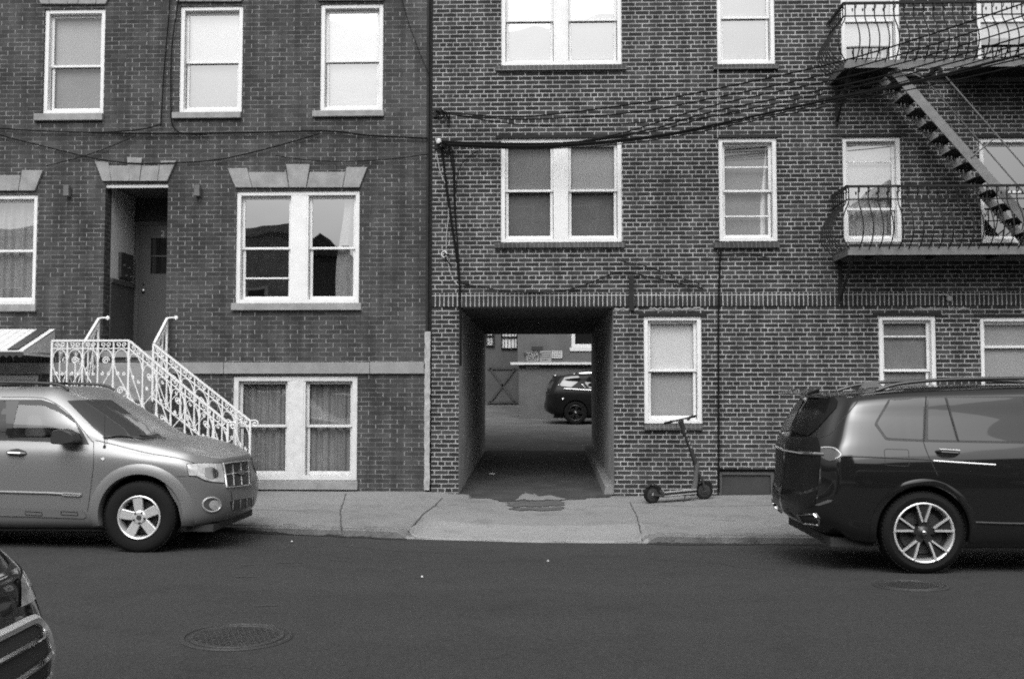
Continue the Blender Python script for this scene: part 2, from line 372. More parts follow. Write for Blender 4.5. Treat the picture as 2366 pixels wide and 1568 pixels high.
def on_ground(px, py, f):
    y = 8.0
    d = ray(px, py)
    for _ in range(30):
        p = CAMP + d * (y / d.y); z = f(p.x, y); y = (z - CAMZ) / d.z * d.y
    return Vector((d.x / d.y * y, y, f(d.x / d.y * y, y)))
# ================================================================== SETTING
def sheet(name, xs, ys, f, m, dz=0):
    b = MB(); nx = len(xs)
    for y in ys:
        for x in xs: b.v.append((x, y, f(x, y) + dz))
    for j in range(len(ys) - 1):
        for i in range(nx - 1): b.f.append((j * nx + i, j * nx + i + 1, (j + 1) * nx + i + 1, (j + 1) * nx + i))
    return struct(b.build(name, m, smooth=True))
def frange(a, b, s): n = max(1, round((b - a) / s)); return [a + (b - a) * i / n for i in range(n + 1)]
b = MB(); b.add([(-900, -900, -.6), (900, -900, -.6), (900, 900, -.6), (-900, 900, -.6)], [(0, 1, 2, 3)]); struct(b.build('ground', 'dirt'))
sheet('road', frange(-40, 40, .5), frange(2.0, YK + .02, .3), zroad, 'asphalt')
sheet('sidewalk', sorted(set(frange(-40, -6, 1) + frange(-6, 6, .05) + frange(6, 40, 1))), [YK + .004, YK + .02] + frange(YK + .15, YW + .02, .12), lambda x, y: (interp(x, GUT) - .1) if y < YK + .01 else zwalk(x, y), 'sidewalk')
sheet('near_sidewalk', [-40, 40], [-6.1, 1.9], lambda x, y: .2, 'sidewalk')
b = MB(); b.box(-40, 40, 1.9, 2.06, -.2, .215); struct(b.build('near_kerb', 'kerb'))
# kerb stones each side of the driveway
def zpass(x, y): return interp(y, [(15.1, .165), (15.2, .17), (22.2, .44), (32, .70), (35, .80), (42, 1.22), (60, 1.8)])
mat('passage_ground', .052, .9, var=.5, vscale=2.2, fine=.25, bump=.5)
def kerb(name, xa, xb):
    b = MB(); xs = frange(xa, xb, .12); rng = random.Random(3)
    for x in xs:
        j = rng.uniform(-.006, .006); z = interp(x, KTOP); g = interp(x, GUT) - .1
        e = min(1, min(abs(x - AX0), abs(x - AX1)) / .12 + .25) if (abs(x - AX0) < .13 or abs(x - AX1) < .13) else 1
        zt = lerp(interp(x, GUT), z, e) + j * .6
        for (y, zz) in ((YK + .01 + j, g), (YK + .005 + j, zt - .03), (YK + .03 + j, zt - .006), (YK + .06, zt + .004), (YK + .152, zt + .004), (YK + .152, g)): b.v.append((x, y, zz))
    n = 6
    for i in range(len(xs) - 1):
        for k in range(n - 1): b.f.append((i * n + k, (i + 1) * n + k, (i + 1) * n + k + 1, i * n + k + 1))
    for i in (0, len(xs) - 1): b.f.append(tuple(i * n + k for k in range(n)))
    return struct(b.build(name, 'kerb'))
kerb('kerb', -40, AX0); kerb('kerb', AX1, 40)
mat('kerb_face_band', .05, .95, var=.6, vscale=9, fine=.4)
def face_band(xa, xb):      # ragged darker band along the kerb face
    b = MB(); xs = frange(xa, xb, .04); rng = random.Random(9); t = .5
    for x in xs:
        t = max(.15, min(.9, t + rng.uniform(-.13, .13))); g = interp(x, GUT) - .03; zt = interp(x, KTOP) - .03
        b.v += [(x, YK - .006, g), (x, YK - .006, lerp(g, zt, t))]
    for i in range(len(xs) - 1): b.f.append((2 * i, 2 * i + 2, 2 * i + 3, 2 * i + 1))
    return struct(b.build('kerb_face_band', 'kerb_face_band'))
face_band(-14, AX0 - .12); face_band(AX1 + .12, 14)
# driveway apron: pale concrete flare from the road up to the sidewalk
b = MB(); xs = frange(-1.75, 1.3, .06)
def apr_back(x): return 12.62 + .18 * abs((x + .2) / 1.5) ** 2 + .02 * math.sin(x * 9)
for x in xs:
    lim = 1.0
    for k in range(14):
        y = lerp(YK - .03 + .012 * math.sin(x * 7), apr_back(x), k / 13)
        xl = x
        b.v.append((x + (.22 * (k / 13) if x < -.9 else 0) * ((-.9 - x) / .85 if x < -.9 else 0), y, (zwalk(x, max(y, YK)) if k else interp(x, GUT) - .03) + .007))
for i in range(len(xs) - 1):
    for k in range(13):
        xm = (xs[i] + xs[i + 1]) / 2
        if AX0 < xm < AX1: b.f.append((i * 14 + k, (i + 1) * 14 + k, (i + 1) * 14 + k + 1, i * 14 + k + 1))
struct(b.build('driveway_apron', 'apron', smooth=True))
# cracks and expansion joints: thin dark grooves lying on the walk
def strip_on(name, pts, wdt, m, f, dz=.009, kind=True):
    b = MB(); P = [Vector((p[0], p[1], 0)) for p in pts]; Q = []
    for a, c in zip(P, P[1:]):
        n = max(1, int((c - a).length / .1))
        for i in range(n): Q.append(a.lerp(c, i / n) + Vector((random.uniform(-.006, .006), random.uniform(-.004, .004), 0)))
    Q.append(P[-1])
    for i, p in enumerate(Q):
        t = (Q[min(i + 1, len(Q) - 1)] - Q[max(i - 1, 0)]).normalized(); n = Vector((-t.y, t.x, 0)) * wdt / 2 * random.uniform(.6, 1.2)
        for q in (p + n, p - n): b.v.append((q.x, q.y, f(q.x, q.y) + dz))
    for i in range(len(Q) - 1): b.f.append((2 * i, 2 * i + 1, 2 * i + 3, 2 * i + 2))
    return b.build(name, m)
def walkD(px, py): p = on_ground(px, py, zwalk); return (p.x, p.y)
def gutter(xa, xb):
    b = MB(); xs = frange(xa, xb, .05); rng = random.Random(5); wd = .1
    for x in xs:
        wd = max(.04, min(.22, wd + rng.uniform(-.03, .03)))
        for y in (YK - .001, YK - wd): b.v.append((x, y, zroad(x, y) + .005))
    for i in range(len(xs) - 1): b.f.append((2 * i, 2 * i + 1, 2 * i + 3, 2 * i + 2))
    return struct(b.build('gutter_dirt', 'gutter_grit'))
mat('gutter_grit', .028, .95, var=.6, vscale=14, fine=.4)
gutter(-14, AX0); gutter(AX1, 14)
for pts in ([(943, 1224), (975, 1190), (1003, 1170)], [(1003, 1170), (1022, 1150)], [(1003, 1170), (1018, 1170)],
            [(1484, 1236), (1472, 1195), (1456, 1160)], [(1890, 1218), (1835, 1180), (1808, 1165)], [(585, 1177), (700, 1180)], [(1500, 1166), (1600, 1170), (1800, 1167)], [(1640, 1200), (1700, 1203)], [(790, 1238), (786, 1180), (800, 1140)]):
    struct(strip_on('pavement_joint', [walkD(*p) for p in pts], .014, 'dirt', zwalk))
# dark worn patch with pale broken cement in front of the passage
def blob(name, pts, m, f, dz):
    b = MB(); P = [on_ground(x, y, f) for x, y in pts]; c = sum(P, Vector()) / len(P)
    Q = crom(P + [P[0]], 5)[:-1]
    jit = [random.uniform(.80, 1.2) for q in Q]; Q = [c + (q - c) * (jit[i] * .6 + jit[i - 1] * .4) for i, q in enumerate(Q)]
    b.v = [(c.x, c.y, f(c.x, c.y) + dz)] + [(q.x, q.y, f(q.x, q.y) + dz) for q in Q]
    n = len(Q); b.f = [(0, i + 1, (i + 1) % n + 1) for i in range(n)]
    return struct(b.build(name, m))
blob('pavement_patch', [(1160, 1161), (1190, 1158), (1225, 1159), (1270, 1157), (1305, 1158), (1311, 1163), (1300, 1167), (1270, 1169), (1240, 1171), (1205, 1169), (1195, 1172), (1175, 1166)], 'patch_dark', zwalk, .010)
blob('pavement_patch', [(1175, 1175), (1215, 1173), (1260, 1173), (1308, 1171), (1296, 1177), (1262, 1180), (1225, 1179), (1190, 1180)], 'patch_dark', zwalk, .010)
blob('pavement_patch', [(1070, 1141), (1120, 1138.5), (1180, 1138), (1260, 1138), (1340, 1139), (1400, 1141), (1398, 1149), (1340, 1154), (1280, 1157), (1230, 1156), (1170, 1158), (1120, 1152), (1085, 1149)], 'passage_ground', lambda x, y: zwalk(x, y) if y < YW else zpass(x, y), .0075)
blob('pavement_patch', [(1198, 1156), (1206, 1148), (1213, 1138), (1224, 1134), (1232, 1139), (1236, 1147), (1252, 1150), (1270, 1145), (1285, 1147), (1301, 1154), (1285, 1157), (1262, 1155), (1240, 1158), (1218, 1155)], 'sidewalk', lambda x, y: zwalk(x, y) if y < YW else .17, .0135)
# passage floor + courtyard
def zpass(x, y): return interp(y, [(15.1, .165), (15.2, .17), (22.2, .44), (32, .70), (35, .80), (42, 1.22), (60, 1.8)])
sheet('passage_floor', frange(-1.75, 1.75, .35), frange(YW + .021, 22.2, .35), zpass, 'passage')if False else None
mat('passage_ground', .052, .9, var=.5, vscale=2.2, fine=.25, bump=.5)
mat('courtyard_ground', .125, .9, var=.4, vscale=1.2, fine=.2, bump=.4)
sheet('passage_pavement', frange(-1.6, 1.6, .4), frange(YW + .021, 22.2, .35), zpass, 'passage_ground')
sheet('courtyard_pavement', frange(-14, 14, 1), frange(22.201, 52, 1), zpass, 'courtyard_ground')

# ================================================================== BUILDING PARTS
def wall(name, m, parent, x0, x1, z0, z1, holes, Y=YW, depth=.14, reveal=None):
    """front face with rectangular openings and their reveals; holes = (x0,x1,z0,z1[,depth])"""
    b = MB(); xs = sorted({x0, x1} | {h[0] for h in holes} | {h[1] for h in holes}); zs = sorted({z0, z1} | {h[2] for h in holes} | {h[3] for h in holes})
    xs = [x for x in xs if x0 <= x <= x1]; zs = [z for z in zs if z0 <= z <= z1]
    for a, c in zip(xs, xs[1:]):
        for d, e in zip(zs, zs[1:]):
            xm, zm = (a + c) / 2, (d + e) / 2
            if any(h[0] < xm < h[1] and h[2] < zm < h[3] for h in holes): continue
            b.add([(a, Y, d), (c, Y, d), (c, Y, e), (a, Y, e)], [(0, 1, 2, 3)])
    for h in holes:
        dp = h[4] if len(h) > 4 else depth
        a, c, d, e = h[:4]; d = max(d, z0)
        b.add([(a, Y, d), (a, Y, e), (a, Y + dp, e), (a, Y + dp, d)], [(0, 1, 2, 3)])
        b.add([(c, Y, d), (c, Y + dp, d), (c, Y + dp, e), (c, Y, e)], [(0, 1, 2, 3)])
        b.add([(a, Y, e), (c, Y, e), (c, Y + dp, e), (a, Y + dp, e)], [(0, 1, 2, 3)])
        b.add([(a, Y, d), (a, Y + dp, d), (c, Y + dp, d), (c, Y, d)], [(0, 1, 2, 3)])
    me = b.build(name, m, parent)
    return me
def frame_box(b, x0, x1, z0, z1, y0, y1, wl_, wr, wt, wb):
    b.box(x0, x0 + wl_, y0, y1, z0, z1); b.box(x1 - wr, x1, y0, y1, z0, z1)
    b.box(x0 + wl_, x1 - wr, y0, y1, z1 - wt, z1); b.box(x0 + wl_, x1 - wr, y0, y1, z0, z0 + wb)
def curtain_mesh(x0, x1, z0, z1, y, amp=.016, wave=.15, gap=None):
    b = MB(); n = int((x1 - x0) / .012); ph = random.uniform(0, 6)
    for i in range(n + 1):
        x = lerp(x0, x1, i / n); yy = y + 1.6 * amp * (math.sin(2 * math.pi * x / wave + ph + 1.9 * math.sin(x * 7 + ph)) + .35 * math.sin(x * 97 + ph)); b.v += [(x, yy, z0), (x + .006 * math.sin(x * 30), yy * 1.0, z1)]
    for i in range(n): b.f.append((2 * i, 2 * i + 2, 2 * i + 3, 2 * i + 1))
    return b
def unit(win, x0, x1, z0, z1, zm, y, cov=None, paint='white_paint', glass='window_glass', bars=(), depth=.07, sw=.045):
    """one double-hung unit inside its casing: upper sash, lower sash, a pane in each, what hangs behind"""
    yu, yl = y + depth, y + depth + .032
    b = MB(); frame_box(b, x0, x1, zm - .02, z1, yu, yu + .028, sw, sw, sw, .035)
    us = b.build('upper_sash', paint, win, bevel=.004)
    b = MB(); b.add([(x0 + sw - .004, yu + .014, zm + .008), (x1 - sw + .004, yu + .014, zm + .008), (x1 - sw + .004, yu + .014, z1 - sw + .004), (x0 + sw - .004, yu + .014, z1 - sw + .004)], [(0, 1, 2, 3)]); b.build('pane', glass, win)
    b = MB(); frame_box(b, x0 + .006, x1 - .006, z0, zm + .022, yl, yl + .028, sw, sw, .035, sw + .012)
    for q in bars: b.box(x0 + sw, x1 - sw, yu + .004, yu + .026, q - .012, q + .012)
    b.build('lower_sash', paint, win, bevel=.004)
    b = MB(); b.add([(x0 + sw - .004, yl + .014, z0 + sw - .004), (x1 - sw + .004, yl + .014, z0 + sw - .004), (x1 - sw + .004, yl + .014, zm - .008), (x0 + sw - .004, yl + .014, zm - .008)], [(0, 1, 2, 3)]); b.build('pane', glass, win)
    for ci, c in enumerate(cov or ()):
        kind, m = c[0], c[1]; yl = y + depth + .032 + ci * .03 - .035
        if kind == 'blind':
            lo = lerp(z1, z0, c[2]); b = MB(); b.box(x0 + .03, x1 - .03, yl + .07, yl + .074, lo, z1); b.box(x0 + .03, x1 - .03, yl + .064, yl + .082, lo - .02, lo); b.build('blind', m, win)
        elif kind == 'slats':
            lo = lerp(z1, z0, c[2]); b = MB(); z = z1
            while z > lo: b.add([(x0 + .03, yl + .06, z), (x1 - .03, yl + .06, z), (x1 - .03, yl + .08, z - .034), (x0 + .03, yl + .08, z - .034)], [(0, 1, 2, 3)]); z -= .036
            b.build('blind', m, win)
        elif kind == 'curtain':
            a, bb = c[2]; curtain_mesh(lerp(x0, x1, a) + .02, lerp(x0, x1, bb) - .02, z0, z1, yl + .12).build('curtain', m, win)
        elif kind == 'swept':      # curtain gathered to the right
            b = MB(); n = 14; 
            for i in range(n + 1):
                t = i / n; z = lerp(z1, z0, t); xl = lerp(x0, x1, c[2] - .18 * smooth(t * 1.3) + .0 * t)
                for k in range(5): b.v.append((lerp(xl, x1, k / 4), yl + .1 + .025 * math.sin(k * 2.4), z))
            for i in range(n):
                for k in range(4): b.f.append((i * 5 + k, i * 5 + k + 1, (i + 1) * 5 + k + 1, (i + 1) * 5 + k))
            b.build('curtain', m, win, smooth=True)
def window(parent, rc, zmD=None, units=1, cov=None, mull=None, paint='white_paint', cw=.065, glass='window_glass', sill=None, label=None, yoff=.025, bars=(), depth=.07):
    x0, x1, z0, z1 = rc; y = YW + yoff
    b = MB()
    if units == 1: spans = [(x0, x1)]
    else: spans = [(x0, mull[0]), (mull[1], x1)]
    frame_box(b, x0, x1, z0, z1, y, y + .11, cw, cw, cw, cw * .9)
    if units == 2: b.box(mull[0], mull[1], y + .008, y + .11, z0 + cw * .9, z1 - cw); b.box(mull[0] + .03, mull[1] - .03, y + .002, y + .0079, z0 + cw * .9, z1 - cw)
    win = b.build('window', paint, parent, bevel=.006)
    if label: win['label'] = label
    for i, (a, c) in enumerate(spans):
        zm = zmD if zmD is not None else (z0 + z1) / 2
        unit(win, a + (cw if a == x0 else 0), c - (cw if c == x1 else 0), z0 + cw * .9, z1 - cw, zm, y + .012, cov[i] if cov else None, paint, glass, bars if i == 0 else (), depth)
    if sill:
        kind, sr = sill
        b = MB()
        if kind == 'stone': b.box(sr[0], sr[1], YW - .06, YW + .03, sr[2], sr[3])
        else: b.hexa([(sr[0], YW - .055, sr[2]), (sr[1], YW - .055, sr[2]), (sr[1], YW + .02, sr[2]), (sr[0], YW + .02, sr[2]), (sr[0], YW - .05, sr[3] - .012), (sr[1], YW - .05, sr[3] - .012), (sr[1], YW + .02, sr[3]), (sr[0], YW + .02, sr[3])])
        b.build('sill', 'stone' if kind == 'stone' else 'brick_sill', win, bevel=.008 if kind == 'stone' else 0)
    return win
def hole(rc, d=None): return (rc[0], rc[1], rc[2], rc[3]) + ((d,) if d else ())
def shift_poly(poly, dx, dz): return [(x + dx, z + dz) for x, z in poly]
def stones(parent, polysZ, conv=ZA, dx=0, dy=0, sx=1, cx=0):
    lin = MB()
    for poly in polysZ:
        P = []
        for (x, y) in poly:
            X, Yd = conv((x - cx) * sx + cx + dx, y + dy); q = at(X, Yd, YW); P.append((q.x, q.z))
        c = (sum(p[0] for p in P) / len(P), sum(p[1] for p in P) / len(P))
        P = [(c[0] + (p[0] - c[0]) * .985, c[1] + (p[1] - c[1]) * .985) for p in P]
        lin.prism(P, YW - .04, YW + .03)
    return lin.build('lintel', 'stone', parent, bevel=.006)
DOORLIN = [[(522, 882), (595, 882), (612, 990), (563, 990)], [(598, 905), (705, 905), (710, 990), (613, 990)], [(695, 858), (780, 862), (765, 990), (711, 990)],
           [(778, 905), (875, 905), (862, 990), (766, 990)], [(880, 878), (965, 878), (915, 990), (863, 990)]]
PAIRLIN = [[(1243, 920), (1350, 918), (1378, 1025), (1287, 1025)], [(1355, 940), (1565, 940), (1577, 1025), (1379, 1025)], [(1562, 897), (1692, 897), (1672, 1025), (1578, 1025)],
           [(1690, 940), (1885, 940), (1870, 1025), (1673, 1025)], [(1890, 913), (2005, 913), (1960, 1025), (1871, 1025)]]
# ------------------------------------------------------------------ LEFT BUILDING
XS = fx(991, 600)                       # the seam
LX0, LX1 = -15.0, XS - .045
LB = thing('brick_building', (-8, YW, .2), 'dark brick house with keystone lintels and a street door above a stoop', 'building')
HT = 9.9
w1 = rect(101, 241, 21, 262); w2 = rect(415, 560, 14, 259); w3 = rect(740, 885, 9, 256)
wl0 = rect(-202, 84, 450, 703); wp = rect(545, 830, 441, 700); wb = rect(537, 825, 868, 1109)
wbl = rect(-110, 86, 866, 1080)
dr = rect(240, 385, 425, 812)
dr = (dr[0], dr[1], 2.36, dr[3])
extra = (w1[0] - 2.25, w1[1] - 2.25, w1[2], w1[3])
holes = [w1, w2, w3, extra, wl0, wp, wb, wbl, dr + (.23,)]
wall('wall', 'brick_left', LB, LX0, LX1, -.3, HT, holes)
b = MB(); b.add([(LX0, YW, -.3), (LX0, YW + 8, -.3), (LX0, YW + 8, HT), (LX0, YW, HT)], [(0, 1, 2, 3)])
b.add([(LX1, YW, -.3), (LX1, YW + 8, -.3), (LX1, YW + 8, HT), (LX1, YW, HT)], [(0, 1, 2, 3)])
b.add([(LX0, YW + 8, -.3), (LX1, YW + 8, -.3), (LX1, YW + 8, HT), (LX0, YW + 8, HT)], [(0, 1, 2, 3)]); b.build('wall', 'brick_left', LB)
b = MB(); b.box(LX0, LX1, YW - .02, YW + 8, HT, HT + .2); b.build('roof', 'stucco_dark', LB)
b = MB(); b.box(LX0 - .1, LX1, YW - .35, YW - .021, HT - .45, HT + .25); b.build('cornice', 'white_paint_worn', LB)
b = MB(); b.box(LX0 + .05, LX1 - .05, YW + 2.6, YW + 2.7, -.2, HT - .1)
for z in (2.3, 5.25, 8.3):
    b.box(LX0 + .05, dr[0] - .2, YW + .3, YW + 2.6, z - .1, z); b.box(dr[1] + .2, LX1 - .05, YW + .3, YW + 2.6, z - .1, z)
b.build('interior_wall', 'interior', LB)
def sillr(x0, x1, y0, y1): return rect(x0, x1, y0, y1)
window(LB, w1, fz(170, 148), glass='window_glass_dark', cov=[[('blind', 'blind_grey', .5), ('blind', 'curtain', 1)]], sill=('stone', sillr(82, 240, 264, 280)), label='upper window with grey shades drawn behind both sashes')
window(LB, w2, fz(488, 139), cov=[[('blind', 'blind_white', .5), ('blind', 'blind_grey', .98)]], sill=('stone', sillr(400, 558, 261, 275)))
window(LB, w3, fz(812, 136), cov=[[('blind', 'blind_white', .5), ('blind', 'curtain_pale', 1)]], sill=('stone', sillr(723, 888, 257, 271)))
window(LB, extra, fz(170, 148), cov=[[('blind', 'blind_white', .6)]])
window(LB, wl0, fz(40, 577), 2, [[('curtain', 'curtain', (0, 1))], [('curtain', 'curtain_pale', (0, 1))]], (fx(-83, 577), fx(-40, 577)), sill=('stone', sillr(-210, 86, 704, 720)), label='parlour window with sheer curtain')
window(LB, wp, fz(690, 571), 2, [[], [('swept', 'curtain_pale', .72)]], (fx(670, 571), fx(711, 571)), sill=('stone', sillr(536, 836, 701, 717)), bars=(fz(620, 641),), label='paired parlour window with bright reflections')
window(LB, wb, fz(680, 984), 2, [[('curtain', 'curtain', (0, 1))], [('curtain', 'curtain', (0, 1))]], (fx(662, 990), fx(704, 990)), paint='white_paint_worn', cw=.08, sill=('stone', sillr(530, 827, 1110, 1130)), label='weathered paired basement window with brown curtains', glass='window_glass_dark')
window(LB, wbl, fz(0, 960), cov=[[('curtain', 'curtain', (0, 1))]], paint='white_paint_worn')
stones(LB, DOORLIN); stones(LB, PAIRLIN)
stones(LB, PAIRLIN, dx=-1764, dy=17)
for dx, dy in ((-335, -962), (403, -976), (1172, -982)): stones(LB, DOORLIN, dx=dx, dy=dy)
# stone belt course
bz0, bz1 = fz(700, 863), fz(700, 837); b = MB()
cuts = [LX0, -12, -9.9, dr[0] - .25]
for a, c in zip(cuts, cuts[1:]): b.box(a + .004, c - .004, YW - .035, YW + .02, bz0, bz1)
cuts = [dr[1] + .05, fx(518, 850), fx(855, 850)]
for a, c in zip(cuts, cuts[1:]): b.box(a + .004, c - .004, YW - .035, YW + .02, bz0, bz1)
b.box(fx(855, 850) + .006, LX1 - .02, YW - .05, YW + .02, bz0, bz1 + .005)
b.build('belt_course', 'stone_belt', LB, bevel=.005)
# entry recess
DY = 16.35
b = MB(); b.box(dr[0] - .02, dr[0], YW + .23, DY, 3.52, dr[3]); b.build('entry_panel', 'white_paint', LB, bevel=0)
b = MB(); b.box(dr[0] - .02, dr[0] + .02, YW + .231, DY, 2.3, 3.519); b.box(dr[0], dr[0] + .04, YW + .24, DY, 3.45, 3.519); b.build('wainscot', 'wainscot', LB)
b = MB(); b.box(dr[1], dr[1] + .02, YW + .23, DY, 2.3, dr[3]); b.build('entry_wall', 'wainscot', LB)
b = MB(); b.box(dr[0], dr[1], YW + .23, DY, dr[3], dr[3] + .02); b.build('entry_ceiling', 'interior', LB)
b = MB(); b.box(dr[0], dr[1], YW + .02, YW + .07, dr[3] - .055, dr[3] - .002); b.build('door_head', 'white_paint_worn', LB)
b = MB(); b.box(dr[0], dr[1], YW - .02, DY, 2.26, 2.36); b.build('threshold', 'step_concrete', LB)
door_l = fx(325, 600, DY); dtop = fz(350, 522, DY)
b = MB(); b.box(dr[0], dr[1], DY + .02, DY + .06, 2.36, dr[3]); b.build('transom', 'dark_paint', LB)
b = MB(); frame_box(b, dr[0] + .02, dr[1] + .0, 2.36, dtop + .07, DY - .04, DY + .02, .07, .07, .07, .0001); b.build('door_frame', 'wainscot', LB)
b = MB(); wx0, wx1 = fx(350, 590, DY), fx(350, 590, DY) + .34
wz0, wz1 = fz(360, 633, DY), fz(360, 551, DY)
for (a, c, d, e) in ((dr[0] + .09, wx0, 2.37, dtop), (wx1, dr[1] - .07, 2.37, dtop), (wx0, wx1, 2.37, wz0), (wx0, wx1, wz1, dtop)): b.box(a, c, DY - .03, DY + .015, d, e)
b.box(wx0, wx1, DY - .02, DY + .01, (wz0 + wz1) / 2 - .012, (wz0 + wz1) / 2 + .012)
door = b.build('street_door', 'door_paint', LB, bevel=0)
b = MB(); b.box(wx0, wx1, DY, DY + .008, wz0, wz1); b.build('pane', 'car_glass', door)
b = MB(); hx, hz = fx(333, 672, DY), fz(333, 672, DY)
b.lathe([(0, -.07), (.028, -.065), (.03, -.05), (.012, -.04), (.012, -.03)], (hx, DY, hz), n=16); b.lathe([(0, -.045), (.022, -.045), (.022, -.03)], (hx, DY, hz + .12), n=16); b.build('handle', 'chrome', door, smooth=True)
def text(name, s, size, loc, m, parent, rot=(R(90), 0, 0), ext=.002, align='CENTER', bold=0, sx=1):
    cu = bpy.data.curves.new(name, 'FONT'); cu.body = s; cu.size = size; cu.extrude = ext; cu.align_x = align; cu.align_y = 'CENTER'; cu.offset = bold
    o = bpy.data.objects.new(name, cu); C.objects.link(o); cu.materials.append(MATS[m]); bpy.context.view_layer.update()
    me = bpy.data.meshes.new_from_object(o.evaluated_get(bpy.context.evaluated_depsgraph_get())); bpy.data.objects.remove(o)
    o = bpy.data.objects.new(name, me); C.objects.link(o)
    off = Vector(); q = parent
    while q is not None: off += q.location; q = q.parent
    o.parent = parent; o.location = Vector(loc) - off; o.rotation_euler = rot; o.scale = (sx, 1, 1)
    return o
nx = at(376, 541, DY - .033); text('house_number', '2', .14, (nx.x, DY - .034, nx.z), 'white_paint', LB)
# dark mailbox panel on the side of the entry
b = MB(); b.box(dr[0] + .001, dr[0] + .05, 15.72, 16.2, 3.56, 3.98); mp = b.build('mailbox_panel', 'dark_paint', LB, bevel=.006)
b = MB()
for yy, zz in ((15.82, 3.78), (16.02, 3.76), (15.9, 3.62), (16.1, 3.63)): b.box(dr[0] + .05, dr[0] + .055, yy, yy + .06, zz - .012, zz + .012)
b.build('nameplate', 'stone', mp)
for px, lab in ((160, 'small box wall lamp left of the street door on the dark brick house'), (460, 'small box wall lamp between street door and paired parlour window')):
    p = at(px, 443, YW); t = thing('wall_lamp', (p.x, YW, p.z - .1), lab, 'lamp', 'wall lamps either side of the street door')
    b = MB(); b.box(p.x - .043, p.x + .043, YW - .11, YW - .02, p.z - .085, p.z + .085); b.build('lamp_housing', 'stucco', t, bevel=.006)
    b = MB(); b.box(p.x - .03, p.x + .03, YW - .02, YW - .001, p.z - .05, p.z + .05); b.build('bracket', 'black_plastic', t)
# ------------------------------------------------------------------ RIGHT BUILDING
RX0, RX1 = XS + .05, 13.0
RB = thing('brick_building', (4, YW, .2), 'brick apartment building with pale mortar, arched over by a drive-through passage and fire escape', 'building')
RB['label'] = 'brick apartment building with pale mortar, a car passage and a fire escape'
r1 = rect(1158, 1436, -90, 150); r2 = rect(1157, 1437, 319, 559); r3 = rect(1656, 1790, -92, 148); r4 = rect(1661, 1796, 318, 557)
r5 = rect(1943, 2079, -92, 152); r6 = rect(1948, 2083, 316, 559); r7 = rect(2257, 2400, -92, 154); r8 = rect(2265, 2403, 318, 560)
r9 = rect(1488, 1622, 730, 978); r10 = rect(2032, 2165, 729, 976); r11 = rect(2267, 2405, 732, 980)
vt = rect(1657, 1795, 1083, 1140); vt = (vt[0], vt[1], .1, vt[3])
px0, px1 = fx(1060, 900), fx(1418, 900); pz1 = fz(1240, 709)
pas = (px0, px1, -.3, pz1, .001)
rh = [r1, r2, r3, r4, r5, r6, r7, r8, r9, r10, r11, vt + (.1,), pas]
scz0, scz1 = fz(1200, 708), fz(1200, 677)
wall('wall', 'brick_right', RB, RX0, RX1, -.3, HT + .3, rh)
b = MB(); b.box(RX0, RX1, YW - .018, YW + .01, scz0, scz1); b.build('soldier_course', 'brick_soldier_v', RB)
b = MB(); D2 = 22.2
for (x, ) in ((RX0,), (RX1,)): b.add([(x, YW, -.3), (x, D2, -.3), (x, D2, HT + .3), (x, YW, HT + .3)], [(0, 1, 2, 3)])
b.build('wall', 'brick_right', RB)
b = MB(); b.add([(RX0, D2, -.3), (px0, D2, -.3), (px0, D2, HT), (RX0, D2, HT)], [(0, 1, 2, 3)]); b.add([(px1, D2, -.3), (RX1, D2, -.3), (RX1, D2, HT), (px1, D2, HT)], [(0, 1, 2, 3)])
b.add([(px0, D2, pz1), (px1, D2, pz1), (px1, D2, HT), (px0, D2, HT)], [(0, 1, 2, 3)]); b.build('rear_wall', 'stucco', RB)
b = MB(); b.box(RX0, RX1, YW - .02, D2, HT + .3, HT + .5); b.build('roof', 'stucco_dark', RB)
b = MB(); b.add([(px0, YW + .002, -.3), (px0, D2, -.3), (px0, D2, pz1), (px0, YW + .002, pz1)], [(0, 1, 2, 3)])
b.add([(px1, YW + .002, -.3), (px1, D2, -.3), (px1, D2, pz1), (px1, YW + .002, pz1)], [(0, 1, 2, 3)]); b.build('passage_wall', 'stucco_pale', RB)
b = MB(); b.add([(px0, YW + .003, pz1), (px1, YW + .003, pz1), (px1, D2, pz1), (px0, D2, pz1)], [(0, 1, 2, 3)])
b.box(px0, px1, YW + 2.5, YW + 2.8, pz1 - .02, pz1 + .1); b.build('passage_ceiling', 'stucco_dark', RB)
b = MB(); b.box(px0 - .0, px1, YW - .012, YW + .02, pz1 - .012, scz0); b.build('steel_lintel', 'black_iron', RB)
b = MB()
for i in range(14):
    y = YW + .05 + i * .5; z = zpass(0, y)
    b.hexa([(px1 - .17, y, z - .1), (px1 - .003, y, z - .1), (px1 - .003, y + .5, zpass(0, y + .5) - .1), (px1 - .17, y + .5, zpass(0, y + .5) - .1),
            (px1 - .13, y, z + .12), (px1 - .003, y, z + .13), (px1 - .003, y + .5, zpass(0, y + .5) + .13), (px1 - .13, y + .5, zpass(0, y + .5) + .12)])
b.build('passage_kerb', 'concrete', RB)
b = MB()
for (a, c) in ((RX0 + .05, px0 - .1), (px1 + .1, RX1 - .05)): b.box(a, c, YW + 2.4, YW + 2.5, -.2, HT)
b.box(px0 - .1, px1 + .1, YW + 2.4, YW + 2.5, pz1 + .1, HT)
for z in (3.25, 6.1, 9.0): b.box(RX0 + .05, RX1 - .05, YW + .3, YW + 2.4, z - .1, z)
b.build('interior_wall', 'interior', RB)
S = lambda x0, x1, y0, y1: ('brick', rect(x0, x1, y0, y1))
window(RB, r1, fz(1300, 41), 2, [[('slats', 'blind_white', 1)], [('slats', 'blind_white', .93)]], (fx(1279, 60), fx(1313, 60)), sill=S(1145, 1447, 151, 164), label='paired top window with white slatted blinds')
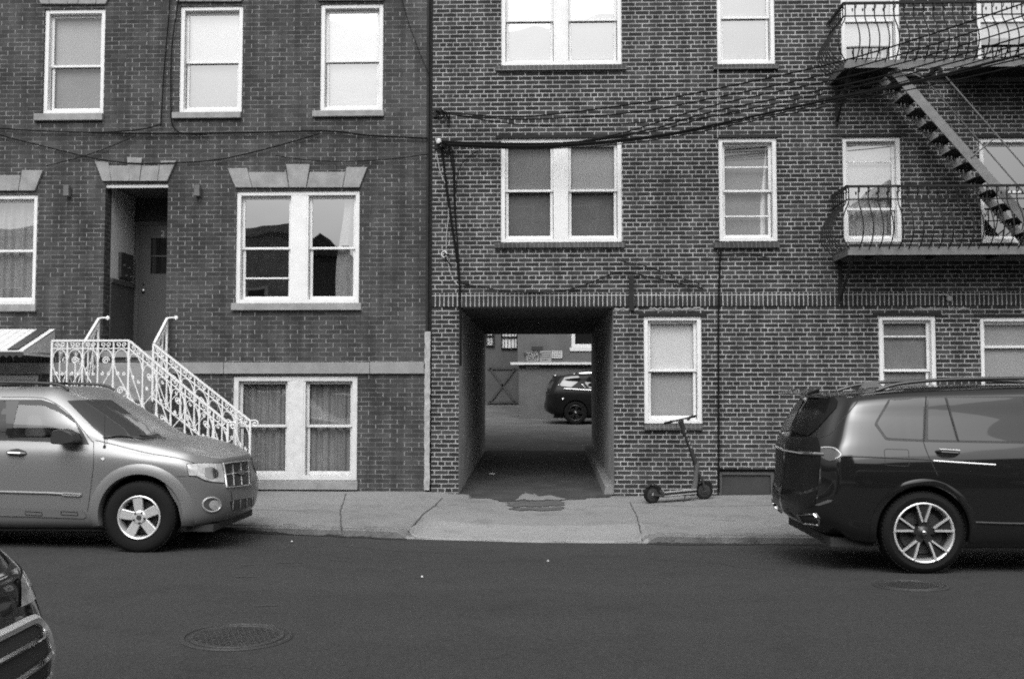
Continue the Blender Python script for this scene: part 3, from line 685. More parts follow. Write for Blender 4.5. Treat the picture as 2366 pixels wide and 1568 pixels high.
window(RB, r2, fz(1300, 437), 2, [[('blind', 'curtain', .49), ('blind', 'sheer', 1)], [('blind', 'blind_grey', .5), ('blind', 'sheer', 1)]], (fx(1279, 437), fx(1313, 437)), sill=S(1143, 1443, 560, 573), glass='window_glass_dark', label='paired window over the passage with dark glass')  # grey backings put in for the dim reflections on this glass
window(RB, r3, fz(1720, 35), cov=[[('slats', 'blind_white', .93)]], sill=S(1648, 1797, 149, 162))
window(RB, r4, fz(1720, 438), glass='window_glass_dark', cov=[[('swept', 'blind_white', .86), ('blind', 'curtain', 1)]], sill=S(1648, 1800, 559, 573), bars=(fz(1720, 383), fz(1720, 497)), label='window of four stacked panes with a white curtain swept to the right')
window(RB, r5, fz(2010, 42), cov=[[('blind', 'blind_white', .8), ('curtain', 'curtain_pale', (.55, 1))]])
window(RB, r6, fz(2010, 480), cov=[[('blind', 'blind_white', .55), ('curtain', 'blind_white', (0, 1))]], bars=(fz(2010, 371),), label='fire escape window with a half drawn shade')
window(RB, r7, fz(2330, 42), cov=[[('blind', 'blind_white', .7)]])
window(RB, r8, fz(2330, 440), cov=[[]])
window(RB, r9, fz(1555, 855), cov=[[('blind', 'blind_white', .5), ('blind', 'blind_grey', 1)]], sill=S(1488, 1622, 979, 992), label='street level window beside the passage with pale shades', glass='window_glass_dark')
window(RB, r10, fz(2100, 855), cov=[[('blind', 'curtain', .95)]], bars=(fz(2100, 776),), glass='window_glass_dark')
window(RB, r11, fz(2335, 800), cov=[[('blind', 'blind_grey', .6), ('curtain', 'curtain', (0, 1))]], glass='window_glass_dark')
for rr in (r2, r4, r6, r8, r9, r10, r11): b = MB(); b.box(rr[0] - .08, rr[1] + .08, YW - .012, YW + .02, rr[3] + .001, rr[3] + .045); b.build('window_lintel', 'black_iron', RB)
# boarded basement opening
b = MB(); b.box(vt[0], vt[1], YW + .085, YW + .12, .1, vt[3]); bd = b.build('boarded_opening', 'dark_paint', RB); bd['label'] = 'dark boarded basement opening at pavement level'
b = MB(); frame_box(b, vt[0] + .03, vt[1] - .03, .12, vt[3] - .05, YW + .05, YW + .085, .05, .05, .04, .03); b.build('frame', 'wainscot', bd)
# seam between the buildings: shade of the gap put in as a dark strip, then a pale peeling board
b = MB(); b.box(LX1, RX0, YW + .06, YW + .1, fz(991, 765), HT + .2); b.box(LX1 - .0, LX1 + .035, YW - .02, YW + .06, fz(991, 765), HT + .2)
tag(b.build('seam_gap', 'black_iron', origin=(XS, YW, 1)), 'dark strip standing in for the shaded gap between the two brick buildings', 'gap_strip')
b = MB(); zz = fz(988, 766); z0 = fz(988, 1131); n = 30
for i in range(n):
    a = z0 + (zz - z0) * i / n; c = z0 + (zz - z0) * (i + 1) / n; j0 = random.uniform(-.006, .006)
    b.box(XS - .055 + j0, XS + .03 + random.uniform(-.008, .004), YW - .03, YW + .05, a, c)
tag(b.build('corner_board', 'wood_worn', origin=(XS, YW, z0)), 'peeling pale board standing upright in the joint between the two brick buildings', 'board')
# efflorescence / cement smears under the soldier course
b = MB()
for (xa, xb, y) in ((2110, 2165, 713), (2165, 2240, 713), (1580, 1625, 711), (1420, 1475, 712), (2360, 2420, 722), (1500, 1580, 712)):
    n = max(2, int((xb - xa) / 4)); P = []
    for i in range(n + 1): P.append((fx(lerp(xa, xb, i / n), y), fz(1500, y) + random.uniform(-.012, .018)))
    P2 = [(x, z - random.uniform(.012, .04)) for x, z in P][::-1]; b.prism(P + P2, YW - .008, YW + .004)
b.build('cement_smear', 'stone', RB)
# ------------------------------------------------------------------ AWNING
ax = -7.57; t = thing('awning', (ax - 1.4, YW, 2.3), 'white ribbed metal awning with a dark stripe over the basement entrance', 'awning')
b = MB(); zt, zb_ = 2.70, 2.31; yf = 14.27
nsl = 30; X0 = ax - 3.4
b.hexa([(X0, yf, zb_), (ax, yf, zb_), (ax, YW - .002, zt - .02), (X0, YW - .002, zt - .02), (X0, yf, zb_ + .02), (ax, yf, zb_ + .02), (ax, YW - .002, zt), (X0, YW - .002, zt)])
for i in range(24): x = X0 + .07 + i * .14; b.bar((x, yf, zb_ + .021), (x, YW - .01, zt + .001), .02, .005)
b.build('canopy', 'white_paint_worn', t)
b = MB(); b.prism([(0, 0), (1, 0)], 0, 1) if False else None
b.add([(ax, yf, zb_), (ax, YW - .002, zt), (ax, YW - .002, zb_ - .05), (ax, yf, zb_ - .05), (ax - .012, yf, zb_), (ax - .012, YW - .002, zt), (ax - .012, YW - .002, zb_ - .05), (ax - .012, yf, zb_ - .05)],
      [(0, 1, 2, 3), (7, 6, 5, 4), (0, 4, 5, 1), (1, 5, 6, 2), (2, 6, 7, 3), (3, 7, 4, 0)])
for k in range(1, 4): b.bar((ax + .004, yf + .2 * k, zb_ + .0), (ax + .004, YW - .02, zb_ + .0 + .0), .006, .006)
b.build('end_panel', 'white_paint_worn', t)
b = MB(); b.bar((ax - .16, yf - .004, zb_ + .03), (ax - .16, YW - .03, zt + .012), .15, .02); b.build('stripe', 'dark_paint', t)
b = MB(); n = 34
for i in range(n):
    x = ax - 3.4 + i * .1; b.prism([(x, zb_), (x + .1, zb_), (x + .1, zb_ - .05), (x + .05, zb_ - .085), (x, zb_ - .05)], yf - .008, yf)
b.build('valance', 'dark_paint', t)
# ------------------------------------------------------------------ STOOP
SX0, SX1, SYF, SYB = -6.87, -5.80, 13.72, 14.66
ST = thing('front_stoop', (-6, 14.2, .2), 'concrete stoop rising to the street door with white scrolled iron railings', 'stoop')
b = MB(); b.box(SX0, SX1, SYF + .03, SYB, -.2, 1.60); b.build('landing', 'step_concrete', ST, bevel=.012)
for k, z in enumerate((1.79, 1.98, 2.17)):
    b = MB(); b.box(SX0 + .02, SX1 + .05, SYB + .18 * k, YW - .021, 1.601 if k == 0 else (1.601 + .19 * k), z); b.build('step', 'step_concrete', ST, bevel=.008)
b = MB(); b.box(SX0 + .02, SX1 + .05, SYB, YW - .022, -.2, 1.60); b.build('stair_base', 'step_concrete', ST)
for k in range(6):
    b = MB(); x = SX1 + .243 * k; z = 1.60 - .2 * (k + 1); b.box(x + .002, x + .243, SYF + .08, SYB - .06, -.1, z); b.build('step', 'step_concrete', ST, bevel=.012)
def spiral(cx, cz, r, turns, a0, sgn=1, n=22):
    return [(cx + r * (1 - .82 * i / n) * math.cos(a0 + sgn * 2 * math.pi * turns * i / n), cz + r * (1 - .82 * i / n) * math.sin(a0 + sgn * 2 * math.pi * turns * i / n)) for i in range(n + 1)]
def railing(name, p0, p1, h, nb, lab=None, volute=False, band=.11, skip=()):
    """scrolled railing from p0 to p1 (feet), height h; everything sheared along the slope"""
    p0 = Vector(p0); p1 = Vector(p1); d = p1 - p0; Lh = Vector((d.x, d.y, 0)).length; u = Vector((d.x, d.y, 0)) / Lh; sl = d.z / Lh
    def P(a, z): q = p0 + u * a; return (q.x, q.y, p0.z + sl * a + z)
    b = MB(); b.bar(P(0 if not skip else .012, h), P(Lh, h), .036, .026)
    if volute:
        b.tube([(P(Lh + x_, 0)[0], P(Lh, 0)[1], P(Lh, h)[2] + z_) for x_, z_ in [(0, 0)] + spiral(.07, -.045, .055, 1.2, math.pi / 2, -1, 16)], .011, 6)
    rl = b.build(name, 'rail_paint', ST)
    if lab: rl['label'] = lab
    b = MB(); b.bar(P(0, h - band), P(Lh, h - band), .018, .014); b.bar(P(0, .04), P(Lh, .04), .026, .018); b.build('rail_bar', 'rail_paint', rl)
    s = Lh / nb
    for i in range(nb + 1):
        if i in skip: continue
        b = MB(); w_ = .028 if i in (0, nb) else .019
        b.bar(P(i * s, -.02 if i in (0, nb) else .04), P(i * s, h), w_, w_); b.build('baluster', 'rail_paint', rl)
    for i in range(nb):
        a = i * s; b = MB(); r = .0082; H = h - band; k = 1 if i % 2 == 0 else -1; e0 = a if k > 0 else a + s
        for sg in (-1, 1): b.tube([P(x, z) for x, z in spiral(a + s / 2 + sg * s * .2, h - band * .5, band * .33, 1.2, -math.pi / 2, -sg, 14)], r, 5)
        # diagonal running down to the shared post, foot loop, arch and scrolls
        b.tube([P(e0 + k * s * x, H * z) for x, z in ((.05, .78), (.08, .66), (.25, .52), (.55, .36), (.85, .2), (.97, .1))], r, 5)
        b.tube([P(a + s * x, H * z) for x, z in ((.04, .34), (.05, .2), (.18, .10), (.5, .06), (.82, .10), (.95, .2), (.96, .34))], r, 5)
        b.tube([P(a + s * x, H * z) for x, z in ((.05, .80), (.12, .90), (.3, .965), (.5, .98), (.7, .965), (.88, .9), (.95, .80))], r, 5)
        for sg in (-1, 1): b.tube([P(x, z) for x, z in spiral(a + s / 2 + sg * s * .22, H * .515, s * .12, 1.2, math.pi * .5, sg, 12)], r, 5)
        if k < 0: b.tube([P(x, z) for x, z in spiral(a + s * .5, H * .77, s * .24, 1.7, 0, 1, 26)], r, 5)
        elif i: b.tube([P(x, z) for x, z in spiral(a + s * .5, H * .2, s * .25, 1.7, 0, 1, 26)], r, 5)
        b.build('scrollwork', 'rail_paint', rl)
    return rl
H_ = .84
railing('railing', (SX0, SYF, 1.60), (SX1 + .02, SYF, 1.60), H_, 5)
railing('railing', (SX1 + .02, SYF, 1.60), (-4.37, SYF, .46), H_, 7, volute=True, skip=(0,))
railing('railing', (SX1, SYB - .02, 1.60), (-4.33, SYB - .02, .46), H_, 7, volute=True)
railing('railing', (SX0, SYF, 1.60), (SX0, SYB, 1.60), H_, 4, skip=(0,))
railing('railing', (SX0, SYB, 1.60), (SX0, YW - .04, 2.02), H_, 3, skip=(0,))
railing('railing', (SX1, SYB, 1.60), (SX1, YW - .04, 2.02), H_, 3, skip=(0,))
for x in (SX0, SX1): b = MB(); b.tube([(x, YW - .05, 2.02 + H_), (x + .07, YW - .04, 2.03 + H_), (x + .12, YW, 2.03 + H_)], .014, 6); b.lathe([(0, -.02), (.03, -.015), (.035, 0)], (x + .12, YW, 2.03 + H_), n=14); b.build('wall_bracket', 'rail_paint', ST, smooth=True)

# faint scuffs and a hairline crack in the asphalt
def roadD(px, py): p = on_ground(px, py, zroad); return (p.x, p.y)
mat('road_scuff', .075, .95, var=.3, vscale=20, fine=.3); mat('road_crack', .02, .95)
for pts in ([(560, 1306), (585, 1304)], [(545, 1333), (570, 1331), (592, 1333)], [(700, 1262), (745, 1262)], [(760, 1293), (800, 1295)], [(590, 1400), (640, 1398)], [(640, 1299), (700, 1300)]):
    struct(strip_on('road_scuff', [roadD(*p) for p in pts], .035, 'road_scuff', zroad, .004))
struct(strip_on('road_crack', [roadD(*p) for p in ((1500, 1290), (1560, 1296), (1660, 1300), (1700, 1310), (1790, 1316))], .008, 'road_crack', zroad, .004))
struct(strip_on('road_crack', [roadD(*p) for p in ((800, 1262), (900, 1272), (1010, 1276), (1100, 1282))], .008, 'road_crack', zroad, .004))
# ------------------------------------------------------------------ FIRE ESCAPE
FY, FX0, FX1 = 14.42, 4.40, 10.6
Z1, Z2 = 3.81, 6.55
FE = thing('fire_escape', (7, YW, 3.7), 'iron fire escape with pot bellied balcony railings and a steep stair between two platforms', 'fire escape')
def slat_platform(z, hole_=None):
    b = MB(); b.box(FX0, FX1, FY, FY + .014, z - .115, z); b.box(FX0, FX0 + .014, FY + .015, YW - .002, z - .115, z); b.box(FX0, FX1, YW - .02, YW - .004, z - .1, z)
    pl = b.build('platform', 'grey_iron', FE)
    b = MB(); y = FY + .04
    while y < YW - .03:
        for (a, c) in ([(FX0 + .02, FX1)] if not (hole_ and y < FY + .62) else [(FX0 + .02, hole_[0]), (hole_[1], FX1)]): b.box(a, c, y, y + .0465, z - .035, z - .028 + .012)
        y += .048
    b.build('slats', 'black_iron', pl)
    x = FX0 + .5
    while x < FX1: b = MB(); b.box(x, x + .04, FY + .02, YW - .03, z - .085, z - .036); x += .9; b.build('crossbar', 'black_iron', pl)
    return pl
def belly_rail(z, top):
    h = top - z
    b = MB(); b.bar((FX0, FY - .01, top), (FX1, FY - .01, top), .045, .03); b.bar((FX0, FY - .01, top - .19), (FX1, FY - .01, top - .19), .022, .014)
    b.bar((FX0, FY - .01, top), (FX0, YW - .02, top), .03, .045); b.bar((FX0, FY, top - .19), (FX0, YW - .02, top - .19), .014, .022)
    rl = b.build('railing', 'black_iron', FE)
    def baluster(x, y, dx, dy, curl):
        pr = [(0, .0), (.05, .03), (.14, .12), (.20, .26), (.185, .42), (.115, .58), (.04, .70), (0, .80), (.0, 1.0)]
        P = crom([(x + dx * o, y + dy * o, z + h * q - .02) for o, q in pr], 3)
        b = MB(); b.tube(P, .0095, 5)
        if curl: b.tube([(x + dx * (.03 + .028 * math.cos(t)) , y + dy * (.03 + .028 * math.cos(t)) - .004, z + h * .93 + .03 * math.sin(t)) for t in [math.pi + k * .6 for k in range(9)]], .007, 5)
        b.build('baluster', 'black_iron', rl)
    n = int((FX1 - FX0) / .148)
    for i in range(n + 1): baluster(FX0 + .02 + i * .141, FY - .01, -.75 if i == 0 else 0, -1 if i else -.7, True)
    for i in range(7): baluster(FX0, FY + .05 + i * .105, -1, 0, True)
    b = MB()
    for i in range(n):   # small leaf finials between the bars
        x = FX0 + .124 + i * .148; c = (x, FY - .012, top - .10)
        b.lathe([(0, -.035), (.011, -.01), (.013, .012), (0, .03)], c, 'Z', 6)
    b.build('finial', 'black_iron', rl)
    return rl
slat_platform(Z1); slat_platform(Z2, (5.2, 6.2))
belly_rail(Z1, 4.69); belly_rail(Z2, 7.39)
for z in (Z1, Z2):
    for x in (FX0 + .1, 7.4, 10.2):
        b = MB(); b.bar((x, YW - .03, z - .75), (x, YW - .03, z - .1), .05, .02); b.bar((x, YW - .03, z - .7), (x, FY + .08, z - .12), .03, .03); b.build('bracket', 'black_iron', FE)
# stair
q0 = at(2062, 160, 14.55); q1 = at(2330, 463, 14.55); slp = (q1.z - q0.z) / (q1.x - q0.x)
sx0, sz0 = q0.x, q0.z; sx1 = sx0 + (Z1 - sz0) / slp
for yy, nm in ((14.55, 'grey_iron'), (15.02, 'grey_iron')):
    b = MB(); b.bar((sx0, yy, sz0), (sx1, yy, Z1), .02, .135, up=(0, 0, 1)); b.build('stringer', 'stair_iron', FE)
n = 13
for i in range(n):
    x = lerp(sx0, sx1, (i + .7) / n); z = lerp(sz0, Z1, (i + .7) / n)
    b = MB()
    for k in range(4): b.box(x - .11 + k * .055, x - .11 + k * .055 + .04, 14.565, 15.01, z - .035, z - .02)
    b.box(x + .10, x + .115, 14.565, 15.01, z - .07, z - .02)
    b.build('stair_tread', 'black_iron', FE)
for yy in (14.53, 15.04):
    b = MB(); pa = (sx0 + .62, yy, sz0 + .02); pb = (sx1 + .55, yy, Z1 + .1)
    b.tube([(sx0 + .15, yy, Z2 - .02), (sx0 + .5, yy, Z2 - .02), (sx0 + .66, yy, Z2 - .1), (lerp(sx0, sx1, .95) + .6, yy, lerp(sz0, Z1, .95) + .03)], .011, 6)
    m_ = .5; X, Z = lerp(sx0, sx1, m_), lerp(sz0, Z1, m_); b.tube([(X, yy, Z), (X + .33, yy, Z + .27)], .012, 5)
    b.tube([(lerp(sx0, sx1, .9), yy, lerp(sz0, Z1, .9)), (lerp(sx0, sx1, .9) + .33, yy, lerp(sz0, Z1, .9) + .27)], .012, 5)
    b.build('handrail', 'grey_iron', FE)

# ------------------------------------------------------------------ CABLES
G_ = 'overhead wires sweeping up to the right'
mat('gate_brace', .07, .8, var=.2)
def cable(pts, r, label, y0=15.12, y1=12.6, m='cable_black', group='overhead wires sweeping up to the right', ys=None, n=8, name='overhead_cable'):
    P = []
    for i, p in enumerate(pts):
        if ys: Y = ys[i]
        else:
            t = (p[0] - pts[0][0]) / max(1, (pts[-1][0] - pts[0][0])); Y = lerp(y0, y1, t)
        P.append(at(p[0], p[1], Y))
    o = MB().tube(crom(P, n), max(r * 1.25, .0085 if group == G_ else 0), 6).build(name, m, origin=P[0], smooth=True)
    tag(o, label, 'cable', group); return o
def rise(*p): return list(p) + [(p[-1][0] + 400, p[-1][1] - (p[-1][1] - p[-2][1]) / (p[-1][0] - p[-2][0]) * -430)]
G = 'overhead wires sweeping up to the right'
cable(rise((1012, 258), (1200, 270), (1446, 243), (1653, 206), (1980, 132), (2366, 8)), .009, 'topmost overhead wire leaving the upper wall hook')
cable(rise((1012, 262), (1200, 276), (1446, 262), (1653, 226), (1990, 152), (2366, 36)), .008, 'second overhead wire down, leaving the upper wall hook')
cable(rise((1018, 326), (1250, 333), (1420, 312), (1653, 243), (2000, 168), (2366, 62)), .008, 'thin wire crossing the paired window head, climbing past the four pane window')
cable(rise((1018, 328), (1300, 330), (1500, 300), (1653, 257), (2000, 186), (2366, 84)), .009, 'middle wire of the bundle, fifth up from the thick black cable')
cable(rise((1020, 330), (1280, 334), (1500, 305), (1653, 268), (2000, 196), (2366, 101)), .008, 'thin wire running just above the thick black cable')
cable(rise((1020, 333), (1250, 338), (1500, 316), (1653, 288), (1890, 236), (2100, 192), (2366, 125)), .0145, 'thick black cable, the heaviest of the overhead wires')
cable(rise((1020, 335), (1260, 341), (1500, 320), (1700, 283), (1900, 240), (2366, 134)), .008, 'wire strapped closely beneath the thick black cable')
cable(rise((1020, 337), (1250, 344), (1500, 325), (1800, 268), (2100, 208), (2366, 150)), .007, 'lowest overhead wire, hanging below the thick black cable')
cable(rise((1014, 260), (1230, 290), (1500, 282), (1700, 262), (2020, 205), (2366, 112)), .005, 'slackest thin wire between the upper and lower groups')
LG = 'wires strung along the dark brick house'
def lc(pts, r, label, m='cable_black'): cable(pts, r, label, YW - .05, YW - .05, m, LG, n=5, name='wall_cable')
lc([(-120, 290), (0, 297), (100, 303), (230, 306), (320, 300), (366, 289), (372, 283), (378, 180), (390, 40), (398, -90)], .008, 'wall wire turning straight up between the first two top windows')
lc([(414, -90), (412, 0), (397, 110), (395, 240), (399, 290), (424, 309), (480, 312)], .008, 'wire looping down along the left side of the middle top window')
lc([(212, 307), (394, 309), (594, 306), (759, 303), (850, 313), (988, 320)], .011, 'heaviest wall wire, running level under the top floor sills')
lc([(-120, 270), (0, 312), (100, 338), (212, 365), (300, 377), (382, 377), (480, 372), (551, 360), (650, 335), (738, 309)], .008, 'wall wire sagging over the street door keystone')
lc([(106, 384), (186, 363), (250, 341), (314, 314)], .005, 'short faint wire slanting up left of the door keystone')
lc([(636, 360), (720, 371), (806, 373), (900, 368), (992, 356)], .006, 'wire drooping above the paired parlour window lintel')
lc([(920, -60), (929, 0), (950, 70), (975, 135), (992, 174)], .004, 'hair thin wire slanting down between the last top window and the joint')
SG = 'wires dropping down beside the joint between the houses'
def sc_(pts, r, label, m='cable_black'): cable(pts, r, label, YW - .04, YW - .04, m, SG, n=5, name='service_cable')
sc_([(1020, 340), (1028, 400), (1034, 450), (1046, 530), (1056, 600), (1062, 660), (1064, 740), (1064, 845)], .014, 'thick service wire ending at the passage corner')
sc_([(1045, 345), (1050, 400), (1053, 500), (1057, 560), (1062, 640)], .008, 'right hand service wire of the drop beside the joint')
sc_([(1038, 345), (1047, 400), (1050, 480), (1058, 590), (1060, 635)], .007, 'inner service wire between its two thicker neighbours')
sc_([(1008, 350), (1018, 400), (1034, 440), (1036, 500), (1031, 550), (1034, 600), (1044, 640), (1060, 660)], .004, 'thin white service wire wandering down the pale brick', 'cable_pale')
sc_([(1110, 345), (1075, 370), (1058, 400), (1054, 440)], .005, 'short slanting service wire branching left of the paired window')
sc_([(1065, 655), (1110, 662), (1180, 674), (1290, 673), (1360, 655), (1430, 629), (1500, 640), (1580, 657), (1625, 667)], .008, 'wire looping above the soldier course over the passage')
sc_([(1435, 604), (1480, 612), (1560, 638), (1628, 660)], .006, 'short wire from the centre of the passage toward the street window')
sc_([(1661, 574), (1664, 590), (1720, 585), (1790, 597), (1920, 599)], .006, 'wire under the four pane window reaching the fire escape bracket')
sc_([(1666, 574), (1662, 640), (1660, 760), (1660, 900), (1661, 1080), (1661, 1136)], .011, 'dark drain wire straight down beside the street level window')
sc_([(1659, 150), (1658, 230), (1658, 318)], .005, 'pale cord hanging between the two narrow windows', 'cable_pale')
for (px, py, lab) in ((1018, 262, 'upper wall hook and insulator cluster holding the top wires'), (1020, 335, 'lower wall hook and splice cluster holding the thick cable')):
    p = at(px, py, YW); t = thing('cable_anchor', (p.x, YW, p.z), lab, 'wire anchor', 'wire anchors beside the joint')
    b = MB(); b.tube([(p.x - .06, YW, p.z + .02), (p.x - .05, YW - .1, p.z + .03), (p.x, YW - .13, p.z), (p.x + .03, YW - .1, p.z - .05)], .014, 7); b.box(p.x - .11, p.x - .03, YW - .04, YW - .003, p.z - .07, p.z + .06)
    b.build('hook', 'black_iron', t, smooth=True)
    b = MB()
    for k in range(9):
        a = random.uniform(-.06, .10); z_ = random.uniform(-.1, .05)
        b.tube(crom([(p.x - .02, YW - .08, p.z), (p.x + a, YW - .12, p.z + z_), (p.x + a + .05, YW - .07, p.z + z_ - random.uniform(.03, .16)), (p.x + .1 + a * .5, YW - .06, p.z - .02)], 5), .007, 5)
    b.build('splice', 'cable_black', t, smooth=True)
    if py > 300:
        b = MB(); b.lathe([(0, -.05), (.035, -.045), (.045, -.01), (.03, .03), (0, .04)], (p.x - .03, YW - .1, p.z + .04), 'Z', 14); b.build('insulator', 'white_paint_worn', t, smooth=True)
p = at(1027, 588, YW); t = thing('wire_bracket', (p.x, YW, p.z), 'small pale round bracket with loose wire ends on the pale brick', 'bracket')
b = MB(); b.tube([(p.x + .04 * math.cos(a), YW - .05, p.z + .045 * math.sin(a)) for a in [k * .5 for k in range(13)]], .009, 6); b.tube([(p.x, YW, p.z), (p.x, YW - .06, p.z)], .014, 6); b.build('ring', 'white_paint_worn', t)
b = MB(); b.tube([(p.x, YW - .05, p.z - .02), (p.x + .05, YW - .06, p.z - .1), (p.x + .12, YW - .04, p.z - .2)], .008, 5); b.tube([(p.x, YW - .06, p.z), (p.x + .1, YW - .06, p.z - .02)], .012, 5); b.build('loose_wire', 'cable_black', t)
b = MB(); p = at(1459, 680, YW); b.box(p.x - .04, p.x + .035, YW - .05, YW - .019, fz(1459, 718), fz(1459, 637)); tag(b.build('downpipe_stub', 'black_iron', origin=(p.x, YW, p.z)), 'short dark upright bar crossing the soldier course beside the passage', 'bar')
# pale fixture on the soldier course at right
p = at(2192, 690, YW - .02); t = thing('hose_tap', (p.x, YW, p.z - .05), 'small pale fixture on the shaded soldier course under the fire escape', 'wall fixture')
b = MB(); b.lathe([(0, -.05), (.035, -.04), (.045, -.02), (.035, 0)], (p.x, YW - .02, p.z - .0), n=16); b.build('plate', 'stone', t, smooth=True)
b = MB(); b.tube([(p.x - .16, YW - .03, p.z + .05), (p.x - .08, YW - .05, p.z + .07), (p.x, YW - .05, p.z + .03)], .013, 6); b.build('spout', 'wood_worn', t)

# ------------------------------------------------------------------ COURTYARD behind the passage
CY = 35.0
CB = thing('rear_building', (3, CY, .7), 'grey stucco building at the back of the courtyard seen through the passage', 'building')
cw_ = rect(1320, 1378, 735, 803, CY); cx0 = fx(1196, 900, CY); ztr = fz(1285, 838, CY)
wall('wall', 'stucco', CB, cx0, 14, ztr, 8.0, [cw_], Y=CY, depth=.15)
b = MB(); b.add([(cx0, CY, ztr), (cx0, CY + 9, ztr), (cx0, CY + 9, 8), (cx0, CY, 8)], [(0, 1, 2, 3)]); b.build('wall', 'stucco', CB)
b = MB(); b.box(cx0 + .04, 14, CY + .12, CY + 9, .3, ztr - .02); b.build('lower_wall', 'stucco', CB)
b = MB(); b.box(cx0 - .25, 14, CY - .06, CY + .119, ztr - .06, ztr + .02); b.build('ledge', 'white_paint', CB)
b = MB(); b.box(cx0 - .1, 14, CY - .1, CY + 9, 8, 8.2); b.build('roof', 'stucco_dark', CB)
b = MB(); frame_box(b, *cw_, CY + .03, CY + .1, .13, .13, .13, .13); b.box(cw_[0] - .05, cw_[1] + .1, CY - .04, CY + .1, cw_[2] - .12, cw_[2]); wn_ = b.build('window', 'white_paint', CB)
b = MB(); b.box(cw_[0] + .12, cw_[1] - .12, CY + .08, CY + .09, cw_[2] + .12, cw_[3] - .12); b.build('pane', 'car_glass', wn_)
b = MB(); b.box(cx0 + .04, 14, CY + .6, CY + .7, 3, 8); b.build('interior_wall', 'interior_dark', CB)
def sign(name, D4, m, label, lines=(), words=None, border=False, dy=.03):
    x0, x1, z0, z1 = rect(*D4, CY - dy); t = thing(name, ((x0 + x1) / 2, CY, z0), label, 'sign', 'signs on the rear courtyard wall')
    b = MB(); b.box(x0, x1, CY - dy - .012, CY - dy, z0, z1); b.build('panel', m, t)
    b = MB(); 
    if border: frame_box(b, x0 + .01, x1 - .01, z0 + .01, z1 - .01, CY - dy - .016, CY - dy - .0121, .016, .016, .016, .016)
    H = z1 - z0; W = x1 - x0
    for (v, a, c) in lines:
        x = x0 + W * a
        while x < x0 + W * c: l = random.uniform(.03, .07); b.box(x, min(x + l, x0 + W * c), CY - dy - .016, CY - dy - .0121, z1 - H * v - .012, z1 - H * v + .012); x += l + .02
    if b.v: b.build('lettering', 'ink', t)
    for (s, v, sz) in words or (): text('lettering', s, sz, ((x0 + x1) / 2, CY - dy - .014, z1 - H * v), 'ink', t, bold=.006)
sign('warning_sign', (1215, 1246, 811, 836), 'sign_grey', 'grey sign reading WATCH OUT in dark capitals', words=[('WATCH', .3, .17), ('OUT', .68, .17)], border=True)
sign('notice_sign', (1247.5, 1274, 810, 836), 'sign_grey', 'grey notice with faint lines of lettering, right of the WATCH OUT sign', [(.18, .05, .95), (.38, .1, .9), (.58, .05, .9), (.8, .2, .7)])
sign('notice_sign', (1275, 1299, 810, 827), 'sign_white', 'bright white notice, rightmost of the three in a row', [(.15, .1, .9), (.45, .1, .9), (.75, .05, .9)])
sign('plaque', (1228, 1254, 800, 809), 'dark_paint', 'small dark plaque above the WATCH OUT sign')
sign('notice_sign', (1215, 1246, 843, 850), 'sign_grey', 'narrow grey plate below the white ledge, under the WATCH OUT sign', [(.5, .1, .9)], dy=-.10)
# gate with X bracing
GYY = 42.0; gx0, gx1 = fx(1090, 900, GYY), fx(1196, 900, GYY); gz0 = 1.22; gz1 = fz(1160, 840, GYY)
t = thing('wooden_gate', (gx0, GYY, gz0), 'tall grey plank gate with X shaped bracing at the far end of the courtyard', 'gate')
b = MB(); x = gx0
while x < gx1 + .6: b.box(x, x + .14, GYY, GYY + .03, gz0 - .1, gz1); x += .145
b.build('planks', 'stucco_dark', t)
b = MB(); xa = fx(1132, 900, GYY); xb = fx(1190, 900, GYY); za, zb2 = gz0 + .12, gz1 - .2
for p_, q_ in (((xa, za), (xb, zb2)), ((xa, zb2), (xb, za)), ((xa - .1, zb2), (xb + .1, zb2)), ((xa - .1, za), (xb + .1, za))): b.bar((p_[0], GYY - .03, p_[1]), (q_[0], GYY - .03, q_[1]), .05, .09)
b.build('brace', 'gate_brace', t)
GH = thing('rear_building', (-4, 46, 1.3), 'dark shed with bright windows behind the plank gate', 'building')
b = MB(); b.box(-12, cx0 + .6, 45, 52, 1, 7.5); b.build('wall', 'stucco_dark', GH)
for (a, c, d, e) in ((1158, 1196, 765, 806), (1122, 1142, 765, 800)):
    rr = rect(a, c, d, e, 45); b = MB(); frame_box(b, *rr, 44.9, 44.99, .05, .05, .05, .05)
    b.box(rr[0], rr[1], 44.9, 44.96, lerp(rr[2], rr[3], .62), lerp(rr[2], rr[3], .62) + .07)
    for k in range(1, 5): x = lerp(rr[0], rr[1], k / 5); b.box(x - .012, x + .012, 44.92, 44.96, rr[2], rr[3])
    wn_ = b.build('window', 'black_iron', GH); b = MB(); b.box(rr[0], rr[1], 44.97, 44.995, rr[2], rr[3]); b.build('pane', 'blind_white', wn_)  # sky brightness behind the windows put into opaque pale panes
